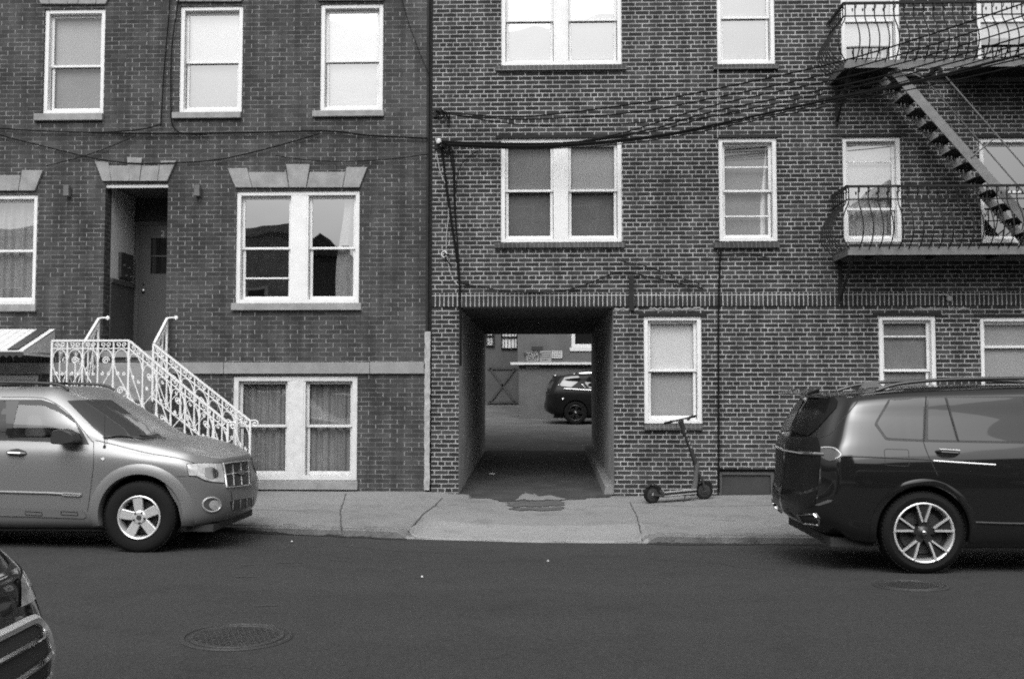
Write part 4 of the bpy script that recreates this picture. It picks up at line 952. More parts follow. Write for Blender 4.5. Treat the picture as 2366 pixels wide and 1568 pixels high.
# ------------------------------------------------------------------ LITTER, MANHOLES
def manhole(px, py, rad, label, f=zroad, rot=.4, lid='iron_cover'):
    c = on_ground(px, py, f); t = thing('manhole_cover', c, label, 'manhole cover'); 
    def ring(name, prof, m, n=64):
        b = MB(); k = len(prof)
        for i in range(n):
            a = 2 * math.pi * i / n
            for r, h in prof: x, y = c.x + r * math.cos(a), c.y + r * math.sin(a); b.v.append((x, y, f(x, y) + h))
        for i in range(n):
            for j in range(k - 1): b.f.append((i * k + j, ((i + 1) % n) * k + j, ((i + 1) % n) * k + j + 1, i * k + j + 1))
        return b.build(name, m, t)
    ring('frame_ring', [(rad, .003), (rad - .012, .012), (rad - .03, .012), (rad - .034, .004)], 'iron_cover')
    ring('groove', [(rad - .034, .0045), (rad - .062, .0045)], 'ink')
    b = MB(); n = 64; k = [0, rad * .97 - .055]
    b.v = [(c.x, c.y, f(c.x, c.y) + .007)] + [(c.x + (rad - .055) * math.cos(2 * math.pi * i / n), c.y + (rad - .055) * math.sin(2 * math.pi * i / n), f(c.x + (rad - .055) * math.cos(2 * math.pi * i / n), c.y + (rad - .055) * math.sin(2 * math.pi * i / n)) + .007) for i in range(n)]
    b.f = [(0, i + 1, (i + 1) % n + 1) for i in range(n)]; b.build('lid', lid, t)
    ring('rim', [(rad - .055, .007), (rad - .06, .012), (rad - .085, .012), (rad - .09, .007)], 'iron_cover')
    b = MB(); s = .036; ca, sa = math.cos(rot), math.sin(rot); N_ = int(rad / s) + 1
    for i in range(-N_, N_ + 1):
        for j in range(-N_, N_ + 1):
            x, y = i * s, j * s
            if math.hypot(x, y) > rad - .105: continue
            X, Y = c.x + x * ca - y * sa, c.y + x * sa + y * ca; l = .013 if (i + j) % 2 else .009; w_ = .006 if (i + j) % 2 else .012
            P = [(X + u * ca - v * sa, Y + u * sa + v * ca) for u, v in ((-l, -w_), (l, -w_), (l, w_), (-l, w_))]
            zz_ = f(X, Y); b.hexa([(x_, y_, zz_ + .006) for x_, y_ in P] + [(c.x + (x_ - c.x), y_, zz_ + .013) for x_, y_ in P])
    b.build('tread_pattern', 'iron_cover', t)
manhole(548, 1471, .36, 'large round iron manhole cover with a studded lid, alone in the open road')
manhole(2104, 1353, .31, 'sunken manhole cover in the road below the black SUV wheel', rot=.9, lid='road_crack')
def litter(px, py, s, label, f):
    c = on_ground(px, py, f); b = MB(); n = 8; b.v = [(c.x, c.y, c.z + .03)] + [(c.x + s * random.uniform(.6, 1) * math.cos(k * .785), c.y + s * .6 * math.sin(k * .785), f(c.x, c.y) + random.uniform(.012, .02)) for k in range(n)]
    b.f = [(0, k + 1, (k + 1) % n + 1) for k in range(n)] + [tuple(range(n, 0, -1))]
    tag(b.build('paper_scrap', 'white_paint', origin=c), label, 'litter')
litter(674, 1254, .018, 'white scrap on the road in front of the silver SUV', zroad)
litter(1266, 1299, .014, 'white scrap on the road below the driveway', zroad)
litter(975, 1336, .013, 'white scrap alone in the middle of the road', zroad)
litter(1136, 1096, .09, 'pale paper strip lying inside the passage', zpass)
litter(1841, 1139, .03, 'white scrap at the foot of the boarded opening', zwalk)

# ------------------------------------------------------------------ SCOOTER
w0 = on_ground(*((1550 + 235 / 5.6) / 1.05664, (980 + 1388 / 5.6) / 1.05664), zwalk)
w1_ = on_ground(*((1550 + 930 / 5.6) / 1.05664, (980 + 1316 / 5.6) / 1.05664), zwalk)
w1_.y = min(w1_.y, 14.82); w1_ = Vector((w1_.x, w1_.y, zwalk(w1_.x, w1_.y)))
SCR = thing('kick_scooter', w0, 'dark rental electric kick scooter standing on the pavement under the street level window', 'scooter')
u = (w1_ - w0); u.z = 0; LB_ = u.length; u.normalize(); nrm = Vector((-u.y, u.x, 0)); zb0 = w0.z
def sp(a, s_, z): q = w0 + u * a + nrm * s_; return Vector((q.x, q.y, zb0 + z + (w1_.z - w0.z) * a / LB_))
def wheel_s(a, r, steer=0):
    d = Matrix.Rotation(steer, 3, 'Z') @ u; nn = Vector((-d.y, d.x, 0)); c = sp(a, 0, r)
    def ringp(prof, nn_=28):
        b = MB(); k = len(prof)
        for i in range(nn_):
            t_ = 2 * math.pi * i / nn_
            for rr, h in prof: q = c + d * (rr * math.cos(t_)) + Vector((0, 0, rr * math.sin(t_))) + nn * h; b.v.append(tuple(q))
        for i in range(nn_):
            for j in range(k): b.f.append((i * k + j, ((i + 1) % nn_) * k + j, ((i + 1) % nn_) * k + (j + 1) % k, i * k + (j + 1) % k))
        return b
    wh = ringp([(r - .035, -.024), (r - .012, -.028), (r, -.015), (r, .015), (r - .012, .028), (r - .035, .024)]).build('wheel', 'rubber', SCR, smooth=True)
    b = ringp([(.0, -.03), (r * .42, -.028), (r * .46, -.02), (r - .034, -.014), (r - .034, .014), (r * .46, .02), (r * .42, .028), (0, .03)]); b.build('hub', 'black_plastic', wh, smooth=True)
    b = MB(); b.tube([c - nn * .034, c + nn * .034], .018, 10); b.build('axle', 'alloy', wh)
wheel_s(0, .13); wheel_s(LB_, .13, -.35)
b = MB(); P = [sp(.13, -.085, .115), sp(LB_ - .19, -.085, .125), sp(LB_ - .19, .085, .125), sp(.13, .085, .115)]; up = Vector((0, 0, .05))
b.hexa([p - Vector((0, 0, .035)) for p in P] + [p + Vector((0, 0, .03)) for p in P]); b.build('deck', 'black_plastic', SCR, bevel=.012)
b = MB(); b.bar(sp(.15, -.094, .155), sp(LB_ - .2, -.094, .165), .012, .02); b.bar(sp(.15, -.094, .10), sp(LB_ - .2, -.094, .11), .01, .014); b.build('deck_trim', 'wood_worn', SCR)
b = MB()
for i in range(12):
    t0_, t1_ = [math.pi * (.12 + .62 * k / 12) for k in (i, i + 1)]; rr = .148
    A = [sp(rr * math.cos(t0_), s_, .125 + rr * math.sin(t0_)) for s_ in (-.045, .045)]; B_ = [sp(rr * math.cos(t1_), s_, .125 + rr * math.sin(t1_)) for s_ in (-.045, .045)]
    nv = Vector((0, 0, .006)); b.hexa([A[0], A[1], B_[1], B_[0], A[0] + nv, A[1] + nv, B_[1] + nv, B_[0] + nv])
b.build('rear_fender', 'black_plastic', SCR, smooth=True)
b = MB(); b.tube([sp(.0, -.04, .122), sp(.14, -.05, .10)], .02, 7); b.tube([sp(.0, .04, .122), sp(.14, .05, .10)], .02, 7); b.build('rear_fork', 'black_plastic', SCR)
neck = sp(LB_ - .13, 0, .50); htop = sp(LB_ - .40, 0, 1.16)
b = MB(); b.tube(crom([sp(LB_ - .2, 0, .13), sp(LB_ - .16, 0, .22), sp(LB_ - .14, 0, .36), neck], 4), [.042] * 5 + [.036] * 8, 10); b.tube([neck - Vector((0, 0, .05)), neck + Vector((0, 0, .05))], .036, 10); b.build('neck', 'stucco_dark', SCR, smooth=True)
b = MB(); b.tube([sp(LB_ - .02, -.05, .125), sp(LB_ - .05, -.045, .27), neck - Vector((0, 0, .03))], .016, 8); b.tube([sp(LB_ - .02, .05, .125), sp(LB_ - .05, .045, .27), neck - Vector((0, 0, .03))], .016, 8); b.build('fork', 'black_plastic', SCR, smooth=True)
b = MB()
for i in range(9):
    t0_, t1_ = [math.pi * (.15 + .6 * k / 9) for k in (i, i + 1)]; rr = .146
    A = [sp(LB_ + rr * math.cos(t0_), s_, .125 + rr * math.sin(t0_)) for s_ in (-.04, .04)]; B_ = [sp(LB_ + rr * math.cos(t1_), s_, .125 + rr * math.sin(t1_)) for s_ in (-.04, .04)]
    b.hexa([A[0], A[1], B_[1], B_[0], A[0] + nv, A[1] + nv, B_[1] + nv, B_[0] + nv])
b.build('front_fender', 'black_plastic', SCR, smooth=True)
b = MB(); b.tube([neck, neck.lerp(htop, .5), neck.lerp(htop, .93), htop], [.031, .031, .036, .046], 12); b.build('stem', 'black_plastic', SCR, smooth=True)
b = MB()
for k in range(5): q = neck.lerp(htop, .42 + .09 * k) + Vector((.0, -.029, 0)); b.box(q.x + .006, q.x + .024, q.y, q.y + .004, q.z - .018, q.z + .014)
b.build('stem_lettering', 'wood_worn', SCR)
hd = (Matrix.Rotation(-.35, 3, 'Z') @ nrm); hl = (-hd * .29 if hd.x > 0 else hd * .29); hl.z = -.05
c0 = htop + Vector((0, 0, .02)); A = c0 + Vector((-.24, -.05, -.055)); B_ = c0 + Vector((.24, .05, .05))
b = MB(); b.tube([A, c0, B_], .013, 8); hb = b.build('handlebar', 'black_plastic', SCR, smooth=True)
MB().tube([A, A.lerp(c0, .5)], .019, 9).build('grip', 'rubber', hb, smooth=True); MB().tube([B_, B_.lerp(c0, .45)], .019, 9).build('grip', 'rubber', hb, smooth=True)
b = MB(); q = c0.lerp(B_, .5) + Vector((0, -.03, -.03)); b.tube([q, q + Vector((.06, -.03, -.01)), q + Vector((.16, -.02, -.02))], .005, 5); b.box(q.x - .03, q.x + .02, q.y - .01, q.y + .03, q.z - .01, q.z + .03); b.build('brake_lever', 'chrome', hb)
b = MB(); b.tube([sp(LB_ - .36, -.06, .10), sp(LB_ - .45, -.13, .01)], .009, 6); b.build('kickstand', 'black_plastic', SCR)
b = MB(); b.tube(crom([c0 + Vector((-.05, -.03, 0)), c0 + Vector((-.06, -.08, -.12)), neck.lerp(htop, .6) + Vector((-.03, -.04, 0)), neck + Vector((-.06, -.03, .06)), neck + Vector((-.03, -.04, -.06))], 5), .004, 5); b.build('brake_cable', 'cable_black', SCR)

# ------------------------------------------------------------------ OPPOSITE SIDE OF THE STREET (seen only as reflections and sky-blockers)
def opp(x0, x1, z1, label, m, gable=False, Y=-6.1, gx=None):
    t = thing('opposite_house', ((x0 + x1) / 2, Y, .2), label, 'building', 'houses across the street reflected in the windows')
    hs = []
    for z in (1.0, 4.0, 7.0, 10.0):
        if z + 1.9 > z1: break
        x = x0 + 1
        while x + 1.1 < x1: hs.append((x, x + 1.0, z, z + 1.7)); x += 2.3
    b = MB(); b.box(x0, x1, Y - 8, Y, 0, z1); b.build('wall', m, t)
    for h in hs:
        b = MB(); frame_box(b, *h, Y + .005, Y + .08, .09, .09, .09, .09); wn_ = b.build('window', 'white_paint', t)
        b = MB(); b.box(h[0] + .08, h[1] - .08, Y + .01, Y + .03, h[2] + .08, h[3] - .08); b.build('pane', 'car_glass', wn_)
    b = MB()
    if gable: g = (x0 + x1) / 2; b.prism([(x0 - .3, z1 - .1), (x1 + .3, z1 - .1), (g, z1 + (x1 - x0) * .45)], Y - 8, Y + .3); b.build('roof', 'stucco_dark', t); b = MB(); b.box(g - .2, g + .05, Y - 5, Y - 4.6, z1, z1 + (x1 - x0) * .45 + .25); b.build('chimney', m, t)
    else: b.box(x0 - .1, x1 + .1, Y - 8, Y + .25, z1, z1 + .3); b.build('roof', 'stucco_pale', t)
opp(-26, -9.3, 7.6, 'grey flat roofed house across the street mirrored beside the gabled one', 'stucco_pale')
opp(-9.15, -7.45, 6.95, 'narrow dark gabled house across the street mirrored in the paired parlour window', 'stucco_dark', gable=True)
opp(-7.3, -2.5, 6.3, 'white house across the street between the gabled house and the tall dark one', 'white_paint')
opp(-2.3, 5.2, 10.6, 'tall dark house across the street mirrored in the window over the passage', 'brick_opposite')
opp(5.3, 9.5, 5.2, 'low house across the street mirrored in the black SUV', 'stucco')
opp(10.4, 15, 7.4, 'gabled house across the street beyond the low one', 'stucco_dark', gable=True)
# ================================================================== CARS
def grid_loft(net, ku=6, kv=4):
    """net[line][column] -> dense grid by Catmull-Rom both ways"""
    rows = [crom(l, ku) for l in net]; n = len(rows[0]); cols = [crom([r[i] for r in rows], kv) for i in range(n)]
    m = len(cols[0]); return cols, n, m
def body(name, net, org, m, parent, s=(1, 1, 1), arches=(), ku=6, kv=4):
    """net in local metres (x forward, y half width >= 0, z up from ground); mirrored; returns object and a BVH in world space"""
    cols, n, k = grid_loft(net, ku, kv); bm = bmesh.new(); idx = {}
    for sg in (1, -1):
        V = [[bm.verts.new((cols[i][j].x * s[0], max(0, cols[i][j].y) * s[1] * sg, cols[i][j].z * s[2])) for j in range(k)] for i in range(n)]
        for i in range(n - 1):
            for j in range(k - 1):
                q = (V[i][j], V[i + 1][j], V[i + 1][j + 1], V[i][j + 1])
                try: bm.faces.new(q if sg < 0 else q[::-1])
                except ValueError: pass
    bmesh.ops.remove_doubles(bm, verts=bm.verts, dist=.0008)
    bmesh.ops.dissolve_degenerate(bm, dist=.0005, edges=bm.edges)
    bmesh.ops.holes_fill(bm, edges=bm.edges, sides=0)
    bmesh.ops.recalc_face_normals(bm, faces=bm.faces)
    for f in bm.faces: f.smooth = True
    org = Vector(org); T = Matrix.Translation(org)
    bw_ = bm.copy(); bmesh.ops.transform(bw_, matrix=T, verts=bw_.verts); bvh = BVHTree.FromBMesh(bw_); bw_.free()
    me = bpy.data.meshes.new(name); bm.to_mesh(me); bm.free()
    o = bpy.data.objects.new(name, me); C.objects.link(o); o.location = org
    me.materials.append(MATS[m]); me.materials.append(MATS['interior_dark'])
    for (ax, az, ar, hw) in arches:
        c = MB()
        for sg in (1, -1):
            y0, y1 = sorted((sg * (hw - .32), sg * (hw + .3))); nn = 48; P = [(ax + ar * math.cos(2 * math.pi * t / nn), az + ar * math.sin(2 * math.pi * t / nn)) for t in range(nn)]
            P = [(x, z) for x, z in P]; c.prism(P, y0, y1)
        co = c.build('cut', 'interior_dark'); co.location = org
        co.data.materials.clear(); co.data.materials.append(MATS['interior_dark'])
        md = o.modifiers.new('b', 'BOOLEAN'); md.operation = 'DIFFERENCE'; md.solver = 'EXACT'; md.object = co; md.material_mode = 'TRANSFER'
        bpy.context.view_layer.update()
        dg = bpy.context.evaluated_depsgraph_get(); me2 = bpy.data.meshes.new_from_object(o.evaluated_get(dg))
        o.modifiers.clear(); o.data = me2; cd = co.data; bpy.data.objects.remove(co); bpy.data.meshes.remove(cd)
    try: o.data.set_sharp_from_angle(angle=R(50))
    except Exception: pass
    o.parent = parent; o.location = org - parent.location
    return o, bvh, org
def inside(p, poly):
    r = False; n = len(poly)
    for i in range(n):
        (x1, y1), (x2, y2) = poly[i], poly[(i + 1) % n]
        if (y1 > p[1]) != (y2 > p[1]) and p[0] < (x2 - x1) * (p[1] - y1) / (y2 - y1) + x1: r = not r
    return r
class Skin:
    """lays panels, glass and seams onto a car body by projecting outlines onto its surface"""
    def __init__(s, bvh, org, parent): s.bvh = bvh; s.org = org; s.par = parent
    def hit(s, p, mode):
        if mode == 'cam': o = CAMP; d = ray(*p)
        elif mode == 'side': o = s.org + Vector((p[0], -3, p[1])); d = Vector((0, 1, 0))
        elif mode == 'rear': o = s.org + Vector((-6, p[0], p[1])); d = Vector((1, 0, 0))
        elif mode == 'front': o = s.org + Vector((6, p[0], p[1])); d = Vector((-1, 0, 0))
        h = s.bvh.ray_cast(o, d)
        if h[0] is None:
            # nearest approach of the ray to the body
            best = None
            for t in range(0, 60):
                q = o + d * (t * .25 + .5); nr = s.bvh.find_nearest(q)
                if nr[0] is not None and (best is None or nr[3] < best[3]): best = nr
            return best[0], best[1], d
        return h[0], h[1], d
    def patch(s, name, poly, m, off=.004, mode='cam', step=None, mirror=True, parent=None, rnd=0, lab=None):
        if rnd: poly = rounded(poly, rnd)
        xs = [p[0] for p in poly]; ys = [p[1] for p in poly]; step = step or max(max(xs) - min(xs), max(ys) - min(ys)) / 22
        B = []; n = len(poly)
        for i in range(n):
            a, c = poly[i], poly[(i + 1) % n]; k = max(1, int(math.dist(a, c) / step)); B += [(lerp(a[0], c[0], t / k), lerp(a[1], c[1], t / k)) for t in range(k)]
        nb = len(B); P = list(B); x = min(xs) + step * .5
        while x < max(xs):
            y = min(ys) + step * .5
            while y < max(ys):
                if inside((x, y), poly) and min(math.dist((x, y), q) for q in B) > step * .45: P.append((x, y))
                y += step
            x += step
        r = delaunay_2d_cdt([Vector(p) for p in P], [(i, (i + 1) % nb) for i in range(nb)], [], 1, 1e-6)
        vs, fs = r[0], r[2]; b = MB(); W = []
        for v in vs:
            h, nn, d = s.hit((v.x, v.y), mode)
            if nn.dot(d) > 0: nn = -nn
            W.append(h + nn * off)
        b.add(W, [tuple(f) for f in fs])
        if mirror:
            MB().add([(w.x, 2 * s.org.y - w.y, w.z) for w in W], [tuple(f)[::-1] for f in fs]).build(name, m, parent or s.par, smooth=True)
        o = b.build(name, m, parent or s.par, smooth=True)
        if lab: o['label'] = lab
        return o
    def line(s, name, pts, r, m, off=.0, mode='cam', mirror=True, parent=None, closed=False, n=8, curve=True, flat=None):
        P = list(pts) + ([pts[0]] if closed else [])
        P = [(p.x, p.y) for p in crom([Vector((a[0], a[1], 0)) for a in P], n)] if curve else [(lerp(a[0], c[0], t / n), lerp(a[1], c[1], t / n)) for a, c in zip(P, P[1:]) for t in range(n)] + [P[-1]]
        W = []
        for p in P:
            h, nn, d = s.hit(p, mode)
            if nn.dot(d) > 0: nn = -nn
            W.append(h + nn * off)
        b = MB(); b.tube(W, r, 6)
        if mirror: MB().tube([(w.x, 2 * s.org.y - w.y, w.z) for w in W], r, 6).build(name, m, parent or s.par, smooth=True)
        return b.build(name, m, parent or s.par, smooth=True)
def rounded(poly, r, k=4):
    out = []; n = len(poly)
    for i in range(n):
        p0, p1, p2 = Vector(poly[i - 1]), Vector(poly[i]), Vector(poly[(i + 1) % n])
        a = p1 + (p0 - p1).normalized() * min(r, (p0 - p1).length * .45); c = p1 + (p2 - p1).normalized() * min(r, (p2 - p1).length * .45)
        for t in range(k + 1):
            t /= k; q = a * (1 - t) ** 2 + p1 * 2 * t * (1 - t) + c * t * t; out.append((q.x, q.y))
    return out
def wheel(par, c, r, rr, width, style, side=-1, rot=0.0, alloy='alloy'):
    """side -1: the visible face looks toward -Y"""
    f = side; cx, cy, cz = c
    def L_(prof): return [(a, h * -f) for a, h in prof]      # h measured inward from the outer face
    b = MB(); b.lathe(L_([(rr, .012), (rr + .02, .0), (r - .05, -.006), (r - .015, .012), (r, .035), (r, width - .035), (r - .015, width - .01), (rr, width)]), c, n=64)
    w_ = b.build('wheel', 'rubber', par, smooth=True)
    b = MB()   # tread blocks
    for k in range(60):
        a = 2 * math.pi * k / 60; 
        for (h0, h1) in ((.02, .07), (width - .07, width - .02)):
            p = Vector((cx + r * math.cos(a), 0, cz + r * math.sin(a))); t_ = Vector((-math.sin(a), 0, math.cos(a))); nn = Vector((math.cos(a), 0, math.sin(a)))
            P = []
            for e in (-.004, .004):
                for (q, h) in ((-.012, h0), (.012, h0), (.012, h1), (-.012, h1)): v = p + t_ * q + nn * e; P.append((v.x, cy + h * -f, v.z))
            b.hexa(P)
    b.build('tread', 'rubber', w_)
    b = MB(); b.lathe(L_([(rr, .03), (rr, -.002), (rr - .008, -.006), (rr - .018, .0), (rr - .026, .03), (rr - .03, .12)]), c, n=64)
    b.build('rim', alloy, w_, smooth=True)
    b = MB(); b.lathe(L_([(rr - .02, .10), (.05, .13), (0, .13)]), c, n=40); b.build('brake_disc', 'interior_dark', w_)
    b = MB(); b.lathe(L_([(rr * .72, .085), (rr * .3, .085)]), c, n=40); b.build('disc', 'iron_cover', w_)
    def spoke(bb, a, w0, w1, r0, r1, h0, h1, th=.03, bow=0):
        u_ = Vector((math.cos(a), 0, math.sin(a))); t_ = Vector((-math.sin(a), 0, math.cos(a))); P = []
        for hh in (0, th):
            for (ra, sg, w__, h) in ((r0, -1, w0, h0), (r0, 1, w0, h0), (r1, 1, w1, h1), (r1, -1, w1, h1)):
                v = Vector((cx, cy, cz)) + u_ * ra + t_ * (w__ / 2 * sg); P.append((v.x, cy + (h + hh) * -f, v.z))
        bb.hexa(P)
    if style == 'five':
        b = MB()
        for k in range(5): a = rot + k * 2 * math.pi / 5; spoke(b, a, .085, .105, .045, rr - .012, .012, .004, .035)
        b.lathe(L_([(0, .0), (.055, .0), (.07, .01), (.08, .03)]), c, n=30); b.build('spokes', 'alloy', w_, bevel=.006)
        b = MB()
        for k in range(5): a = rot + .63 + k * 2 * math.pi / 5; b.lathe(L_([(0, -.008), (.009, -.008), (.012, .0), (.012, .01)]), (cx + .056 * math.cos(a), cy, cz + .056 * math.sin(a)), n=10)
        b.lathe(L_([(0, -.012), (.02, -.012), (.027, 0)]), c, n=20); b.build('lug_nuts', 'dark_paint', w_)
    else:
        b = MB()
        for k in range(5):
            a = rot + k * 2 * math.pi / 5
            for sg in (-1, 1): 
                # each pair opens outward like a V
                r0 = .10; p0 = Vector((cx + r0 * math.cos(a + sg * .13), cy + .012 * -f, cz + r0 * math.sin(a + sg * .13))); r1 = rr - .008; a1 = a + sg * .245
                p1 = Vector((cx + r1 * math.cos(a1), cy + .0, cz + r1 * math.sin(a1))); b.bar(p0, p1, .017, .024, up=(0, 1, 0))
        b.build('spokes', alloy, w_)
        b = MB()
        for k in range(5): a = rot + k * 2 * math.pi / 5; spoke(b, a, .06, .13, .03, rr - .02, .024, .016, .03)
        b.build('spoke_backs', 'alloy_dark', w_)
        b = MB(); b.lathe(L_([(0, -.004), (.022, -.002), (.03, .010), (.05, .018), (.07, .03)]), c, n=30); b.build('hub_cap', 'alloy_dark', w_, smooth=True)
        b = MB(); b.lathe(L_([(0, -.009), (.014, -.008), (.02, -.004)]), c, n=20); b.build('emblem', 'chrome', w_, smooth=True)
    return w_
# ------------------------------------------------------------------ SILVER SUV (left)
lo = Vector((-4.12, 11.0, .075))
LC = thing('parked_car', lo, 'silver compact SUV with five spoke wheels parked in front of the stoop', 'car', 'cars parked along the far kerb')
#  columns: rear centre, rear inner, rear corner, -3.15, rear axle, mid, B, A-top, cowl, axle, fender, corner, inner, front
def lines(*rows): return [[Vector(p) for p in r] for r in rows]
net = lines(
 [(-3.35, 0, .28), (-3.35, .5, .28), (-3.3, .72, .28), (-3.1, .74, .26), (-2.62, .74, .24), (-1.9, .74, .24), (-1.2, .74, .24), (-.88, .74, .24), (-.5, .74, .24), (0, .74, .24), (.35, .74, .25), (.58, .66, .26), (.68, .44, .26), (.72, 0, .26)],
 [(-3.47, 0, .42), (-3.46, .5, .42), (-3.40, .82, .42), (-3.15, .88, .36), (-2.62, .89, .33), (-1.9, .89, .33), (-1.2, .89, .33), (-.88, .89, .33), (-.5, .89, .33), (0, .89, .33), (.42, .87, .33), (.65, .77, .34), (.79, .5, .35), (.84, 0, .35)],
 [(-3.50, 0, .72), (-3.49, .5, .72), (-3.42, .84, .72), (-3.15, .895, .70), (-2.62, .905, .68), (-1.9, .905, .66), (-1.2, .905, .66), (-.88, .905, .66), (-.5, .905, .68), (0, .91, .70), (.42, .885, .66), (.66, .80, .62), (.82, .52, .60), (.875, 0, .60)],
 [(-3.44, 0, 1.0), (-3.43, .5, 1.0), (-3.38, .80, 1.0), (-3.15, .88, 1.0), (-2.62, .90, 1.0), (-1.9, .90, .98), (-1.2, .90, .98), (-.88, .90, .98), (-.5, .90, .97), (0, .90, .93), (.42, .87, .86), (.62, .79, .80), (.755, .52, .77), (.785, 0, .77)],
 [(-3.38, 0, 1.16), (-3.37, .5, 1.16), (-3.33, .76, 1.16), (-3.1, .85, 1.17), (-2.62, .87, 1.17), (-1.9, .875, 1.16), (-1.2, .875, 1.15), (-.88, .875, 1.14), (-.45, .865, 1.12), (.0, .87, 1.03), (.40, .85, .97), (.58, .73, .94), (.73, .50, .915), (.765, 0, .91)],
 [(-3.30, 0, 1.30), (-3.29, .45, 1.30), (-3.25, .70, 1.30), (-3.05, .79, 1.31), (-2.62, .81, 1.32), (-1.9, .82, 1.32), (-1.2, .82, 1.33), (-.85, .81, 1.33), (-.36, .81, 1.165), (.02, .81, 1.095), (.38, .78, 1.035), (.54, .70, .99), (.69, .44, .955), (.735, 0, .945)],
 [(-3.12, 0, 1.60), (-3.10, .35, 1.60), (-3.06, .56, 1.59), (-2.9, .64, 1.60), (-2.55, .66, 1.61), (-1.9, .67, 1.63), (-1.25, .665, 1.63), (-.93, .65, 1.60), (-.27, .73, 1.18), (.05, .74, 1.12), (.34, .71, 1.065), (.50, .62, 1.01), (.62, .37, .97), (.69, 0, .962)],
 [(-3.05, 0, 1.655), (-3.02, .25, 1.655), (-2.98, .42, 1.65), (-2.8, .45, 1.66), (-2.5, .46, 1.67), (-1.9, .47, 1.69), (-1.25, .46, 1.685), (-.86, .45, 1.645), (-.10, .50, 1.19), (.12, .5, 1.14), (.34, .47, 1.085), (.48, .40, 1.035), (.57, .22, 1.0), (.64, 0, .98)],
 [(-3.02, 0, 1.66), (-2.99, 0, 1.665), (-2.9, 0, 1.67), (-2.7, 0, 1.68), (-2.4, 0, 1.69), (-1.9, 0, 1.70), (-1.25, 0, 1.70), (-.80, 0, 1.66), (-.02, 0, 1.19), (.16, 0, 1.14), (.34, 0, 1.09), (.46, 0, 1.05), (.55, 0, 1.01), (.60, 0, .99)])
for k_, q_ in ((1, .935), (2, .968), (4, .975)):
    for p_ in net[k_]: p_.y *= q_
bo, bvh, org = body('body', net, lo, 'silver_paint', LC, arches=[(0, .37, .43, .9), (-2.62, .37, .43, .9)])
K = Skin(bvh, org, LC)
for ax in (0, -2.62): 
    for sd in (-1, 1): wheel(LC, (lo.x + ax, lo.y + sd * .895, lo.z + .365), .365, .222, .22, 'five', side=sd, rot=R(97))
def ze(*p): return [ZE(*q) for q in p]
K.patch('window_trim', ze((36, 545), (255, 545), (345, 572), (440, 648), (505, 730), (552, 822), (300, 805), (36, 795)), 'black_plastic', .003)
# the cabin is open behind the front side windows: seats and wheel show through the glass
SWP = rounded(ze((48, 572), (270, 580), (380, 628), (470, 692), (512, 796), (300, 786), (48, 782)), 4)
loc_ = [K.hit(q, 'cam')[0] - org for q in SWP]
cu_ = MB(); cu_.prism([(q.x, q.z) for q in loc_], -1.3, 1.3); co_ = cu_.build('cut', 'seat_cloth'); co_.location = org
trims = [o for o in C.objects if o.parent == LC and o.name.split('.')[0] in ('window_trim', 'body')]
for o_ in trims:
    md = o_.modifiers.new('b', 'BOOLEAN'); md.operation = 'DIFFERENCE'; md.solver = 'EXACT' if o_.name.startswith('body') else 'FAST'; md.object = co_; md.material_mode = 'TRANSFER'
bpy.context.view_layer.update(); dg = bpy.context.evaluated_depsgraph_get()
for o_ in trims: me2 = bpy.data.meshes.new_from_object(o_.evaluated_get(dg)); o_.modifiers.clear(); o_.data = me2
cd_ = co_.data; bpy.data.objects.remove(co_); bpy.data.meshes.remove(cd_)
K.patch('side_window', SWP, 'cabin_glass', .001)
for sy in (-.38, .38):
    b = MB(); b.prism([(lo.x + x, lo.z + z) for x, z in rounded([(-1.36, 1.17), (-1.12, 1.17), (-1.20, 1.40), (-1.32, 1.40)], .04)], lo.y + sy - .24, lo.y + sy + .24); st_ = b.build('seat', 'seat_cloth', LC, bevel=.03)
    b = MB(); b.prism([(lo.x + x, lo.z + z) for x, z in rounded([(-1.33, 1.42), (-1.21, 1.42), (-1.23, 1.56), (-1.32, 1.56)], .03)], lo.y + sy - .13, lo.y + sy + .13); b.build('headrest', 'seat_cloth', st_, bevel=.03)
b = MB(); b.tube([(lo.x - .78 + .10 * math.sin(t * .4), lo.y + .38 + .18 * math.cos(t * .4), lo.z + 1.24 + .15 * math.sin(t * .4)) for t in range(16)], .014, 6, closed=True); b.build('steering_wheel', 'black_plastic', LC)
K.patch('windshield', ze((415, 552), (560, 545), (690, 548), (1010, 780), (860, 782), (650, 776), (580, 720)), 'car_glass_light', .004, mirror=False, step=9)
K.patch('pillar_trim', ze((-60, 545), (38, 545), (38, 797), (-60, 793)), 'black_plastic', .004)
K.patch('rear_side_window', [(-1.36, 1.2), (-1.36, 1.55), (-2.2, 1.55), (-2.2, 1.2)], 'car_glass', .004, 'side', .06)
K.patch('rear_side_window', [(-2.3, 1.2), (-2.3, 1.55), (-2.85, 1.53), (-3.0, 1.25)], 'car_glass', .004, 'side', .06)
K.patch('rear_window', [(-.6, 1.2), (.6, 1.2), (.5, 1.55), (-.5, 1.55)], 'car_glass', .004, 'rear', .08, mirror=False)
K.line('pillar_seam', ze((10, 528), (200, 530), (300, 545), (420, 625), (560, 790), (570, 800)), .004, 'black_plastic')
K.line('door_seam', ze((578, 800), (578, 930), (565, 1050), (548, 1180), (540, 1230)), .0035, 'ink')
K.line('door_seam', ze((-20, 545), (-22, 800), (-22, 1210)), .0035, 'ink', curve=False)
K.line('hood_seam', ze((590, 795), (680, 815), (900, 870), (1100, 905), (1200, 935)), .004, 'ink')
